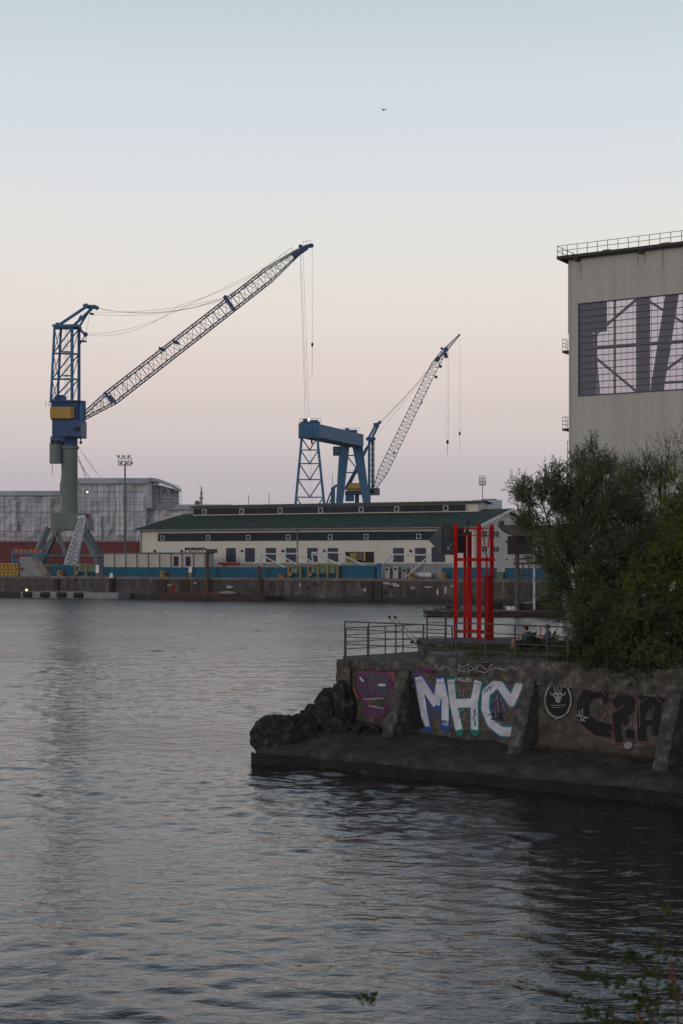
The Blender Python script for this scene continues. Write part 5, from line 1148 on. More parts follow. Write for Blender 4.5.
MB().tube(C(80.8, 438), C(80.8, 443), .12).build('pulley', 'tyre', cr); MB().ell(C(80.8, 442.6), (.28, .28, .28), 8, 6).build('pulley', 'tyre', cr)
MB().tube(C(52.3, 464), C(52.3, 475), .05).build('hanging_rope', 'cable', cr)
# four legged tower
tb = [(50.8, 402, -2.4), (57.5, 402, 2.2), (72, 402, -2.4), (79, 402, 2.2)]; tt = [(54.5, 328, -1.2), (61, 328, 1.6), (72, 328, -1.2), (79, 329, 1.6)]
def tp(i, q): a, b = tb[i], tt[i]; return C(a[0] + (b[0] - a[0]) * q, a[1] + (b[1] - a[1]) * q, DC + a[2] + (b[2] - a[2]) * q)
for i in range(4): MB().tube(tp(i, 0), tp(i, 1), .24 if i in (0, 1) else .30, n=8).build('tower_leg', 'blue', cr)
mb = MB()
for q in (.0, .31, .655, 1):
    for a, b in ((0, 2), (1, 3), (0, 1), (2, 3)): mb.tube(tp(a, q), tp(b, q), .17, n=6)
for q0, q1 in ((0, .31), (.31, .655), (.655, 1)):
    mb.tube(tp(0, q0), tp(2, q1), .13, n=6); mb.tube(tp(1, q0), tp(3, q1), .13, n=6)
    mb.tube(tp(0, q0), tp(1, q1), .08, n=5); mb.tube(tp(1, q0), tp(0, q1), .08, n=5); mb.tube(tp(2, q0), tp(3, q1), .08, n=5)
mb.build('tower_bracing', 'blue', cr)
mb = MB()
xl = C(66.5, 0).x
for s_ in (-.25, .25): mb.tube((xl + s_, DC, C(0, 400).z), (xl + s_, DC, C(0, 328).z), .035, n=4)
for i in range(40): z = C(0, 400).z + i * .33; mb.tube((xl - .25, DC, z), (xl + .25, DC, z), .025, n=4)
for py in (352, 376): mb.box(xl - .8, xl + .8, DC - .6, DC + .6, C(0, py).z, C(0, py).z + .08); mb.tube((xl - .8, DC - .6, C(0, py).z + 1), (xl + .8, DC - .6, C(0, py).z + 1), .03)
mb.build('ladder', 'navy', cr)
mb = MB(); mb.box(C(54, 0).x, C(80, 0).x, DC - 1.6, DC + 1.9, C(0, 328).z, C(0, 325.6).z); mb.tube(C(57.5, 324.5, DC - 1.2), C(57.5, 324.5, DC + 1.6), .42, n=10); mb.build('tower_head', 'blue', cr)
for D in (DC - 1.3, DC + 1.5): MB().tube(C(59, 325, D), C(88, 305.6, D), .28, n=8).build('head_strut', 'blue', cr); MB().tube(C(72, 327, D), C(93, 307.5, D), .26, n=8).build('head_strut', 'blue', cr)
mb = MB(); mb.tube(C(78.5, 328, DC), C(90, 309, DC), .22, n=6); mb.tube(C(75.5, 326), C(81, 315), .15); mb.tube(C(86, 306, DC - 1.4), C(86, 306, DC + 1.6), .5, n=10); mb.rbar(C(84, 306.5), C(97, 307), 2.4, .35); mb.tube(C(97, 308, DC - 1.2), C(97, 308, DC + 1.2), .4, n=10); mb.box(C(90, 0).x, C(93.5, 0).x, DC - 1, DC + 1, C(0, 314.2).z, C(0, 313.6).z); mb.build('mast_tip', 'blue', cr)
mb = MB(); mb.tube(C(79, 329), C(85.5, 334.5), .22); mb.tube(C(85.5, 334.5, DC - 1), C(85.5, 334.5, DC + 1), .45, n=10); mb.tube(C(86, 334), C(79, 346), .1); mb.box(C(79.5, 0).x, C(86, 0).x, DC - 1, DC + 1, C(0, 341.5).z, C(0, 341).z); mb.tube(C(86, 341), C(86, 336), .06); mb.build('side_pulley', 'navy', cr)
# jib: tapered lattice
JA, JB, JC = C(82.5, 417.5), C(225, 305.5), C(305, 248.5); side = Vector((0, 1, 0))
JM = C(112, 397)
jd = (JC - JA).normalized()
mb = MB(); lattice(mb, JA, JM, 2.6, .7, 2.6, 2.45, side, 6, .11, .05); mb.build('jib_foot', 'navyline', cr)
mb = MB(); lattice(mb, JM, C(268, 275.5), 2.6, 2.45, 2.3, 2.3, side, 24, .125, .055); mb.build('jib_lattice', 'navyline', cr)
mb = MB(); lattice(mb, C(268, 275.5), C(299, 251.5), 2.3, 2.3, 1.3, .8, side, 6, .1, .05); mb.build('jib_tip_lattice', 'navyline', cr)
mb = MB(); mb.rbar(C(293, 256.5), C(307, 247), 1.5, .75); mb.rbar(C(304, 247.6), C(311.5, 245.3), 1.2, .5); mb.tube(C(311.5, 245.6, DC - .7), C(311.5, 245.6, DC + .7), .42, n=12); mb.tube(C(300.5, 246.5, DC - .7), C(300.5, 246.5, DC + .7), .4, n=12); mb.build('jib_head', 'navy', cr)
mb = MB()
for px, py in ((262, 271.5), (268, 267.5), (274, 263), (280, 258.5), (286, 254), (292, 249.5)): mb.tube(C(px, py + 2), C(px, py - 2), .04, n=4)
mb.tube(C(262, 269.5), C(292, 247.5), .035, n=4)
for px in (303.5, 307, 310.5): mb.tube(C(px, 246), C(px - .6, 240.5), .035, n=4)
mb.tube(C(302, 242), C(311, 240.5), .03, n=4)
mb.build('jib_handrail', 'navyline', cr)
for a, b, w in (((104.5, 392), (112, 402.5), .55), ((110, 395), (116.5, 404), .45)): MB().rbar(C(*a, DC - 1.4), C(*b, DC - 1.4), .4, w).build('jib_bracket', 'navy', cr)
MB().rbar(C(225.3, 297.2, DC - 1.3), C(234.3, 310, DC - 1.3), .5, .62).build('jib_bracket', 'navy', cr); MB().tube(C(225.5, 297.5, DC - 1.3), C(225.5, 297.5, DC + 1.3), .45, n=10).build('jib_bracket', 'navy', cr)
for px, py in ((161.5, 348.5), (175.5, 341.5)): MB().rbar(C(px - 2, py), C(px + 3, py + 1.6), 2.6, .35).build('jib_walkway', 'navy', cr)
# ropes, slightly sagging
def rope(mb, a, b, sag, r=.028, n=10):
    a = Vector(a); b = Vector(b); prev = a
    for i in range(1, n + 1):
        q = i / n; p = a.lerp(b, q) - Vector((0, 0, sag * 4 * q * (1 - q))); mb.tube(prev, p, r, n=4, cap=False); prev = p
mb = MB()
for dy, a, b, sg in ((-1, (96, 307.5), (225, 297), 1.9), (1, (97, 308.5), (226, 298), 1.6), (0, (92, 312), (225.5, 297.5), .9), (-.6, (92, 314), (226, 299), 1.3), (-.8, (225, 297), (300, 247), .35), (.9, (225, 298), (300, 248), .9), (0, (180, 305), (303, 246), 1.2), (.4, (86, 334), (190, 304), 1.4), (-.4, (86, 335), (180, 305), 2.0), (.2, (190, 304), (301, 246.5), .4)):
    rope(mb, C(*a, DC + dy), C(*b, DC + dy), sg)
mb.build('luffing_ropes', 'cable', cr)
mb = MB(); mb.tube(C(90.5, 309), C(86, 334), .03, n=4); mb.tube(C(79.5, 342), C(79, 402), .03, n=4); mb.build('tower_ropes', 'cable', cr)
mb = MB()
for a, b, dy in (((300, 250), (305.2, 418), -.5), ((303, 249), (308.8, 418), .3), ((300.8, 250), (306, 400), .8)): mb.tube(C(*a, DC + dy), C(*b, DC + dy), .030, n=4)
mb.build('hoist_ropes', 'cable', cr)
mb = MB(); mb.tube(C(312.3, 246), C(312.3, 345), .03, n=4); mb.tube(C(312.3, 345), C(312, 379), .04, n=4); mb.build('auxiliary_rope', 'cable', cr); MB().ell(C(312.3, 344.6), (.22, .22, .4), 8, 6).build('hook_block', 'tyre', cr)
mb = MB(); rope(mb, C(80, 449.5), C(96.5, 473), 0, .03, 2); rope(mb, C(80, 449.5), C(101, 478), 0, .03, 2); rope(mb, C(78, 456), C(86, 478), 0, .07, 2); rope(mb, C(78, 460), C(89.5, 478), 0, .07, 2); mb.build('stay_ropes', 'cable', cr)

# pale small lattice crane lying on its stand
pc_ = thing('small_crane', C(62, 575, 250), 'pale grey small lattice crane slanting up in front of the big crane base', 'crane')
mb = MB(); D = 250; lattice(mb, C(70, 566, D), C(83, 518, D), 1.9, 1.3, 1.0, .7, Vector((1, 0, 0)), 12, .13, .07, cross=True); mb.build('jib', 'palegrey', pc_)
mb = MB(); mb.tube(C(85, 517, D), C(76.5, 570, D), .16, n=6); mb.tube(C(86, 516.5, D), C(77.5, 517.5, D), .3, n=8); mb.build('back_stay', 'palegrey', pc_); MB().ell(C(86.5, 515.8, D), (.35, .35, .35), 8, 6).build('tip_sheave', 'red_d', pc_)
mb = MB(); mb.rbar(C(57, 567.5, D), C(88, 569, D), 1.6, .6); mb.rbar(C(62, 571, D), C(76, 568.5, D), 1.4, .8); mb.rbar(C(76, 565, D), C(84, 569, D), 1.0, .6); mb.box(C(64, 0, D).x, C(71, 0, D).x, D - 1, D + 1, QZ, C(0, 568, D).z); mb.build('foot', 'palegrey', pc_)

# ================================================================== PORTAL CRANE
DP = 300.0
pg = thing('portal_crane', C(330, 575, DP), 'blue gantry crane with box girder, standing behind the warehouse', 'crane')
def girder(name, a, b, h, w, parent, m='portal'):
    mb = MB(); a = Vector(a); b = Vector(b); s_ = Vector((b.y - a.y, a.x - b.x, 0)).normalized() * w / 2
    mb.hexa([a - s_ - Vector((0, 0, h / 2)), a + s_ - Vector((0, 0, h / 2)), b + s_ - Vector((0, 0, h / 2)), b - s_ - Vector((0, 0, h / 2)), a - s_ + Vector((0, 0, h / 2)), a + s_ + Vector((0, 0, h / 2)), b + s_ + Vector((0, 0, h / 2)), b - s_ + Vector((0, 0, h / 2))]); return mb.build(name, m, parent)
# head end nearer, tail end further off
HA = C(309, 431, 288); HB = C(355, 439.5, 338)
girder('main_girder', C(317.5, 430.8, 291), C(361.5, 440.5, 330), 2.75, 1.0, pg); girder('main_girder', C(301, 431, 291), C(345.5, 440.5, 330), 2.75, 1.0, pg)
mb = MB(); mb.box(C(298.6, 0, 288).x, C(320, 0, 288).x, 287, 289.8, C(0, 438, 288).z, C(0, 423.8, 288).z); mb.build('head_beam', 'portal', pg)
for i in range(4): mb = MB(); x = C(301 + i * 4.6, 0, 287).x; mb.box(x, x + .5, 286.8, 286.995, C(0, 436, 287).z, C(0, 426, 287).z); mb.build('stiffener', 'blue', pg)
mb = MB(); mb.box(C(343, 0, 330).x, C(362.4, 0, 330).x, 330.6, 333, C(0, 446.5, 330).z, C(0, 434.5, 330).z); mb.build('tail_beam', 'portal', pg)
mb = MB(); mb.box(C(300.5, 0, 288).x, C(320, 0, 288).x, 287, 290.5, C(0, 423.7, 288).z, C(0, 422, 288).z); mb.box(C(303, 0, 288).x, C(307, 0, 288).x, 288, 289.5, C(0, 422, 288).z, C(0, 418.8, 288).z); mb.box(C(310, 0, 288).x, C(318, 0, 288).x, 288, 289.5, C(0, 422, 288).z, C(0, 420, 288).z)
for i in range(9): x = C(299.5 + i * 2.7, 0, 288).x; mb.tube((x, 286.9, C(0, 424, 288).z), (x, 286.9, C(0, 418.5, 288).z), .04, n=4)
mb.tube(C(299.5, 419, 286.9), C(321.5, 418, 286.9), .04, n=4); mb.build('trolley', 'navy', pg)
MB().ell(C(309, 419.2, 286.5), (.18, .15, .18), 8, 6).build('lamp', 'lamp', pg)
mb = MB(); D = 325; mb.box(C(341, 0, D).x, C(357, 0, D).x, D - 1, D + 1, C(0, 433, D).z, C(0, 430.2, D).z); mb.box(C(345, 0, D).x, C(349, 0, D).x, D - 1, D + 1, C(0, 430.2, D).z, C(0, 428.5, D).z)
for i in range(8): x = C(341 + i * 2.7, 0, D).x; mb.tube((x, D - 1.1, C(0, 434, D).z), (x, D - 1.1, C(0, 427.8, D).z), .04, n=4)
mb.tube(C(341, 429, D - 1.1), C(360, 427.8, D - 1.1), .04, n=4); mb.build('hoist_house', 'navy', pg)
# lattice leg under the head
la = lambda q: C(301.7 - 7.5 * q, 438 + 80 * q, 288.4); lb_ = lambda q: C(317.3 + 8.3 * q, 438 + 80 * q, 288.4)
for f in (la, lb_): MB().tube(f(0), f(1), .26, n=6).build('lattice_leg', 'portal', pg)
mb = MB(); qs = [0, .15, .32, .52, .74, 1]
for q in qs: mb.tube(la(q), lb_(q), .13, n=5)
for a, b in zip(qs, qs[1:]): m_ = la(b).lerp(lb_(b), .5); mb.tube(la(a), m_, .13, n=5); mb.tube(lb_(a), m_, .13, n=5)
mb.build('leg_bracing', 'portal', pg)
for a, b, w0 in (((344.5, 446), (338, 520), 1.0), ((357.5, 446), (369.5, 520), 1.0)):
    pa, pb2 = C(*a, 331), C(*b, 331); mb = MB(); s_ = Vector((1.25, 0, 0)); t_ = Vector((.72, 0, 0)); dpt = Vector((0, 2, 0))
    mb.hexa([pb2 - t_, pb2 + t_, pb2 + t_ + dpt, pb2 - t_ + dpt, pa - s_ * .95, pa + s_ * .95, pa + s_ * .95 + dpt, pa - s_ * .95 + dpt]); mb.build('box_leg', 'portal', pg)
mb = MB(); D = 333; 
for a, b in (((345, 455.5), (359, 455.5)), ((344, 472.5), (363, 472.5)), ((341, 489), (366, 489)), ((347, 456), (361, 474)), ((345, 488), (360, 464)), ((358, 470), (345, 490))): mb.tube(C(*a, D), C(*b, D), .14, n=5)
mb.build('leg_bracing', 'navy', pg)
mb = MB(); D = 318; mb.box(C(333, 0, D).x, C(340.5, 0, D).x, D - 1, D + 1, C(0, 455.5, D).z, C(0, 446.8, D).z); oc = mb.build('operator_cab', 'navy', pg); mb = MB(); mb.box(C(335, 0, D).x, C(338.6, 0, D).x, D - 1.05, D - 1.003, C(0, 452.5, D).z, C(0, 448.5, D).z); mb.build('pane', 'boxgreen', oc)
mb = MB(); mb.tube(C(311.5, 439, 290), C(312, 444, 290), .2, n=8); mb.build('hook_block', 'tyre', pg)
mb = MB()
for px in (309, 311.5): mb.tube(C(px, 445, 290), C(px + .6, 505, 290), .025, n=4)
mb.build('ropes', 'cable', pg)
mb = MB(); D = 334
t = thing('access_stair', C(333, 520, D), 'blue stair tower with slanting stairs left of the gantry box legs', 'stair tower')
mb.rbar(C(332.8, 515, D), C(333, 487.5, D), 1.0, .7); mb.tube(C(333, 488, D), C(337, 485, D), .3); mb.tube(C(337, 485, D), C(342, 485, D), .3); mb.build('frame', 'portal', t); mb = MB(); mb.tube(C(324, 510, D), C(331, 492, D), .18); mb.tube(C(326, 512, D), C(333, 494, D), .12); mb.build('stairs', 'navy', t); MB().tube(C(332.5, 487, D), C(332.5, 474, D), .06).build('whip', 'cable', t)

# ================================================================== SECOND JIB CRANE
D2 = 345.0
c2 = thing('harbour_crane', C(364, 575, D2), 'smaller blue crane with yellow machine house and pale lattice jib, behind the gantry crane', 'crane')
def E(px, py, dd=0): return P(px, py, D2 + dd)
mb = MB(); mb.tube(E(362, 505), E(362, 530), 1.2, n=16); mb.build('column', 'steelgrey', c2)
for px in (357, 368.5): MB().tube(E(px, 492), E(px, 530), .55, n=8).build('support', 'portal', c2)
mb = MB(); mb.box(E(345, 0).x, E(376, 0).x, D2 - 2.5, D2 + 2.5, E(0, 494.5).z, E(0, 491.5).z); mb.build('slewing_deck', 'navy', c2)
mb = MB(); mb.box(E(346.5, 0).x, E(362.5, 0).x, D2 - 2.8, D2 + 2, E(0, 491.3).z, E(0, 483.5).z); mb.build('machine_house', 'yellow', c2)
mb = MB(); mb.box(E(345.5, 0).x, E(354, 0).x, D2 - 2, D2 + 2, E(0, 501).z, E(0, 494.6).z); mb.build('counterweight', 'blue', c2)
mb = MB(); mb.box(E(368, 0).x, E(379.5, 0).x, D2 - 2.8, D2 - .8, E(0, 495.5).z, E(0, 488.5).z)
mb.build('operator_cab', 'steelgrey', c2)
mb = MB(); mb.box(E(370, 0).x, E(374, 0).x, D2 - 2.9, D2 - 2.82, E(0, 494).z, E(0, 489.5).z); mb.build('cab_window', 'darkglass', c2)
for px, dd in ((369.2, -1.2), (372.6, 1.2)): MB().rbar(E(px, 492, dd), E(px, 439, dd), .62, .62).build('tower_leg', 'blue', c2)
for a, b, r in (((349, 486), (372, 438), .28), ((346, 488), (367, 447), .28), ((371, 440), (378.5, 425), .3), ((367.5, 440), (376, 424.5), .28), ((376, 425), (381, 421.5), .35)): MB().tube(E(*a), E(*b), r, n=6).build('strut', 'blue', c2)
mb = MB(); mb.box(E(366, 0).x, E(375.5, 0).x, D2 - 1.6, D2 + 1.6, E(0, 440).z, E(0, 437.8).z); mb.build('tower_head', 'navy', c2); mb = MB(); mb.tube(E(375, 424.5, -1), E(375, 424.5, 1), .45, n=8)
mb.build('mast_sheave', 'navy', c2); mb = MB()
for i in range(9): mb.tube(E(369.2, 487 - i * 5.4), E(374.8, 487 - i * 5.4), .09)
mb.tube(E(374.5, 487), E(374.5, 441), .05); mb.build('ladder', 'navy', c2)
jd_ = (E(440, 352) - E(374.5, 489)).normalized()
mb = MB(); lattice(mb, E(374, 490), E(383, 471.5), 2.0, .6, 2.0, 2.2, Vector((0, 1, 0)), 5, .09, .05); mb.build('jib_foot', 'jibgrey', c2)
mb = MB(); lattice(mb, E(383, 471.5), E(434.5, 366), 2.0, 2.25, 1.7, 1.9, Vector((0, 1, 0)), 26, .085, .05, cross=False); mb.build('jib_lattice', 'jibgrey', c2)
mb = MB(); lattice(mb, E(434.5, 366), E(445, 350), 1.7, 1.9, 1.2, 1.0, Vector((0, 1, 0)), 4, .09, .06); mb.build('jib_neck', 'navyline', c2)
mb = MB(); lattice(mb, E(445, 350.5), E(459.3, 335), 1.0, .9, .25, .2, Vector((0, 1, 0)), 7, .09, .05); mb.build('fly_jib', 'jibgrey', c2); MB().tube(E(457, 337.5), E(459.8, 334.3), .22, n=6).build('jib_tip', 'red_d', c2)
for px_, py_, r_ in ((440.5, 366.5, .4), (436, 377, .4), (421.5, 402.5, .3), (394, 453, .3)): MB().tube(E(px_, py_, -.8), E(px_, py_, .8), r_, n=8).build('jib_sheave', 'navy', c2)
MB().rbar(E(445.5, 353), E(446.5, 358), .8, .45).build('jib_bracket', 'navy', c2)
mb = MB(); mb.tube(E(437.5, 359.5, -1), E(437.5, 359.5, 1), .6, n=10); mb.tube(E(446, 349.5, -1), E(446, 349.5, 1), .62, n=10); mb.rbar(E(436, 361), E(447, 349), 1.2, .5); mb.ell(E(441.7, 348.3), (.35, .35, .3), 8, 6); mb.tube(E(441.7, 348.3), E(444, 350.5), .07); mb.build('jib_head', 'navy', c2)
mb = MB()
for a, b, dd in (((380, 422), (437, 359), -.8), ((377, 425), (437.5, 360), .8), ((376, 428), (436, 361), 0), ((377, 434), (437, 360), .4)): rope(mb, E(*a, dd), E(*b, dd), .5, .035)
mb.build('luffing_ropes', 'cable', c2)
mb = MB(); mb.tube(E(446.7, 358), E(446.7, 441), .03, n=4); mb.tube(E(448.6, 350), E(448.6, 441), .03, n=4); mb.tube(E(447.5, 442), E(447.5, 455), .06, n=4); mb.build('hoist_ropes', 'cable', c2); MB().ell(E(447.5, 442), (.35, .3, .5), 8, 6).build('hook_block', 'tyre', c2)
mb = MB(); mb.tube(E(459.8, 335), E(459.8, 433), .028, n=4); mb.tube(E(459.8, 434), E(459.8, 453), .04, n=4); mb.build('auxiliary_rope', 'cable', c2); MB().ell(E(459.8, 433.5), (.25, .25, .5), 8, 6).build('hook_block', 'tyre', c2)

# ================================================================== CONCRETE GANTRY AND DECK IN MID-WATER
DG = 161.0
gt = thing('loading_gantry', P(519, 615, DG).xy.to_3d(), 'old grey gantry beam with steel posts over the dark landing stage', 'gantry')
G = lambda px, py, dd=0: P(px, py, DG + dd)
mb = MB(); mb.prism([G(499, 524.6), G(503, 529.2), G(509, 533.5), G(517, 535.8), G(575, 535.8), G(575, 525.2)], (0, 2.2, 0)); mb.build('beam', 'gantrygrey', gt)
MB().ell(G(501.6, 522.8, 1), (.36, .5, .28), 10, 6).build('sheave', 'gantrygrey', gt); mb = MB()
for i in range(12): a, b = i * .35, (i + 1) * .35; mb.tube(G(520.4 + 2.6 * math.cos(a - .3), 522.3 - 3.2 * math.sin(a - .3), .5), G(520.4 + 2.6 * math.cos(b - .3), 522.3 - 3.2 * math.sin(b - .3), .5), .16)
mb.build('ring', 'tyre', gt)
for px, r in ((518.3, .26), (535.5, .15)): MB().tube(Vector((G(px, 0).x, DG + 1, .8)), Vector((G(px, 0).x, DG + 1, G(0, 535.8).z)), r, n=8).build('post', 'gantrygrey' if px < 530 else 'palegrey', gt)
mb = MB(); g = gridmesh(10, 3, lambda a, b: G(507.5 + 9 * a, 554.5 - 18.6 * b, .4 + .06 * math.sin(a * 31))); g.build('hanging_sheet', 'rust_dark', gt)
mb = MB(); mb.box(G(521.5, 0).x, G(533.5, 0).x, DG + .6, DG + 3, G(0, 554).z, G(0, 536).z); mb.build('dark_housing', 'tyre', gt)
mb = MB()
for a, b, r in (((519, 549), (526, 537), .14), ((513, 563.5), (560, 563.5), .12), ((514, 559.5), (540, 557), .12), ((514, 575), (530, 575), .1), ((523, 563), (523, 598), .09), ((529, 563), (529, 598), .09), ((510, 580), (530, 598), .1), ((547, 536), (547, 600), .2)): mb.tube(G(*a, 1), G(*b, 1), r, n=6)
for i in range(8): mb.tube(G(511 + i * 5, 575 + i, 1.4), G(511 + i * 5, 590 + i, 1.4), .05, n=4)
mb.build('bracing', 'gantrygrey', gt)
ls = thing('landing_stage', P(500, 617, DG).xy.to_3d(), 'dark floating landing stage with railings, behind the red tower', 'landing stage')
mb = MB(); mb.box(G(440, 0).x, G(600, 0).x, DG, DG + 9, -.5, .55); mb.build('pontoon', 'rust_dark', ls)
mb = MB(); mb.box(G(426, 0).x, G(442, 0).x, DG + .4, DG + 6, .25, .62); mb.build('fender_deck', 'rust_dark', ls)
mb = MB(); mb.box(G(440, 0).x, G(600, 0).x, DG - .1, DG + 9, .553, .72); mb.build('deck', 'gantrygrey', ls)
mb = MB()
for px in (435.5, 441.5, 447.3, 453): mb.tube(Vector((G(px, 0).x, DG + 2, .6)), Vector((G(px, 0).x, DG + 2, G(0, 605.5).z)), .06)
for py in (605.5, 608.5, 611.5): mb.tube(G(435.5, py, 2), G(453, py, 2), .05)
for i in range(12): x = G(503 + i * 6, 0).x; mb.tube((x, DG + 6, .7), (x, DG + 6, 2.1), .04)
mb.tube(G(490, 602.5, 6), G(570, 602.5, 6), .04); mb.build('railing', 'rail_dark', ls)
mb = MB(); mb.box(G(449, 0).x, G(462, 0).x, DG + 3, DG + 5, .72, G(0, 606).z); mb.build('winch_box', 'tyre', ls)
mb = MB(); mb.box(G(496, 0).x, G(507, 0).x, DG + 4, DG + 6, .72, G(0, 603).z); mb.build('winch_box', 'tyre', ls)
bh = thing('barge', P(545, 615, DG + 2).xy.to_3d(), 'dark hulk with a raised bow lying at the landing stage, left of the willow', 'barge')
mb = MB(); D = 1.8; mb.prism([G(519.5, 613, D), G(519.5, 603.2, D), G(531, 603.6, D), G(538, 599.5, D), G(545, 594.5, D), G(600, 592, D), G(600, 613, D)], (0, 5, 0)); mb.build('hull', 'rust_dark', bh)
mb = MB(); mb.poly([G(519.5, 602.7, D - .05), G(531, 603.1, D - .05), G(538, 599, D - .05), G(545, 594, D - .05), G(600, 591.5, D - .05)], .1); mb.build('rub_rail', 'midgrey', bh)
t = thing('motorboat', P(514, 613, DG + 1.5).xy.to_3d(), 'small white motorboat lying between the landing stage and the dark hulk', 'boat')
mb = MB(); hl = []
for i in range(9):
    q = i / 8; x = G(508 + 12 * q, 0).x; w = .75 * math.sin(math.pi * min(.5, q * .6 + .08) ) ; hl.append((x, w, .95 + .25 * (1 - q)))
for x, w, z in hl: mb.v += [Vector((x, DG + 1.5 - w, z)), Vector((x, DG + 1.5 - w * .5, .55)), Vector((x, DG + 1.5 + w * .5, .55)), Vector((x, DG + 1.5 + w, z))]
for i in range(8):
    for j in range(3): a = i * 4 + j; mb.f.append((a, a + 1, a + 5, a + 4))
    mb.f.append((i * 4 + 3, i * 4, i * 4 + 4, i * 4 + 7))
mb.build('hull', 'white', t); mb = MB(); mb.prism([G(511, 609.5, 1.1), G(513, 606.5, 1.1), G(518, 606.5, 1.1), G(518.5, 609.5, 1.1)], (0, .8, 0)); mb.build('cabin', 'white', t); mb = MB(); mb.prism([G(512.7, 608.8, 1.05), G(513.8, 607.2, 1.05), G(517, 607.2, 1.05), G(517, 608.8, 1.05)], (0, .04, 0)); mb.build('window', 'darkglass', t)

# ================================================================== THE BIG HALL
HC = Vector((22.84, 142, 0)); HU = Vector((.848, -.53, 0)); HS = Vector((.53, .848, 0))
hl_ = thing('dock_hall', HC + Vector((0, 0, QZ)), 'huge beige corrugated hall with a wide glazed opening, above the trees at right', 'hall')
HZ, HL, HD = 36.6, 46.0, 12.0
def hk(t, o, z): return HC + HU * t + HS * o + Vector((0, 0, z))
def hbx(mb, t0, t1, o0, o1, z0, z1): return mb.obox(HC, HU, HS, t0, t1, o0, o1, z0, z1)
def ribs(name, t0, t1, z0, z1, o=0.0):
    mb = MB(); n = int((t1 - t0) / .075)
    for i in range(n + 1):
        t = t0 + (t1 - t0) * i / n; d = -.05 * (0, 0, 1, 1)[i % 4]; mb.v += [hk(t, o + d, z0), hk(t, o + d, z1)]
    for i in range(n): a = 2 * i; mb.f.append((a, a + 2, a + 3, a + 1))
    mb.f.reverse(); mb.build(name, 'hallwall', hl_)
WT0, WT1, WZ0, WZ1 = .95, 40.0, 22.85, 31.95
ribs('cladding', 0, HL, QZ, WZ0 - .002); ribs('cladding', 0, WT0, WZ0, WZ1); ribs('cladding', 0, HL, WZ1 + .002, HZ); ribs('cladding', WT1, HL, WZ0, WZ1)
mb = MB(); hbx(mb, -.12, .05, -.08, .3, QZ, HZ); mb.build('corner_trim', 'hallwall', hl_)
mb = MB(); hbx(mb, 0, HL, .02, .2, QZ, WZ0 - .1); mb.build('inner_lining', 'hallsteel', hl_)
mb = MB(); hbx(mb, 0, HL, .02, .2, WZ1 + .1, HZ); mb.build('inner_lining', 'hallsteel', hl_)
mb = MB(); hbx(mb, 0.02, .2, .3, HD, QZ, HZ - .1); hbx(mb, 0.02, .2, HD, HD + .01, QZ, HZ - .1)
bmw = MB(); hbx(bmw, .0, .2, .3, HD, QZ, WZ0 - 1); hbx(bmw, .0, .2, .3, HD, WZ1 + 2.5, HZ - .1); hbx(bmw, .0, .2, HD - .3, HD, WZ0 - .99, WZ1 + 2.49); bmw.build('side_wall', 'hallwall', hl_)
mb = MB(); hbx(mb, .2, HL, HD, HD + .2, QZ, WZ0 - 1); hbx(mb, .2, HL, HD, HD + .2, WZ1 + 2.5, HZ - .1); mb.build('rear_wall', 'hallwall', hl_)
mb = MB(); hbx(mb, HL - .2, HL, .3, HD, QZ, HZ - .1); mb.build('side_wall', 'hallwall', hl_)
# roof slab with projecting dark eave
mb = MB(); hbx(mb, -.9, HL, -.75, HD + .3, HZ + .002, HZ + .16); mb.build('roof', 'soffit', hl_)
mb = MB(); hbx(mb, -1.1, HL, -.85, -.76, HZ - .10, HZ + .20); hbx(mb, -1.1, -.95, -.75, HD, HZ - .10, HZ + .20); mb.build('gutter', 'soffit', hl_)
rl = MB(); zt = HZ + .16
for i in range(44):
    t = -1.05 + i * 1.06; rl.tube(hk(t, -.8, zt), hk(t, -.8, zt + 1.05), .035, n=5)
for h in (.55, 1.05): rl.tube(hk(-1.05, -.8, zt + h), hk(HL, -.8, zt + h), .032, n=5); rl.tube(hk(-1.05, -.8, zt + h), hk(-1.05, HD, zt + h), .032, n=5)
for i in range(1, 10): rl.tube(hk(-1.05, -.8 + i * 1.3, zt), hk(-1.05, -.8 + i * 1.3, zt + 1.15), .035, n=5)
rl.build('roof_railing', 'galv', hl_)
for t_ in (3.0, 9.0): mb = MB(); hbx(mb, t_, t_ + .8, 1.0, 2.0, zt, zt + .55); mb.build('roof_fan', 'midgrey', hl_)
for t_ in (.6, 7.2): mb = MB(); hbx(mb, t_, t_ + .5, -.7, -.1, HZ - .35, HZ - .002); mb.build('bracket', 'soffit', hl_)
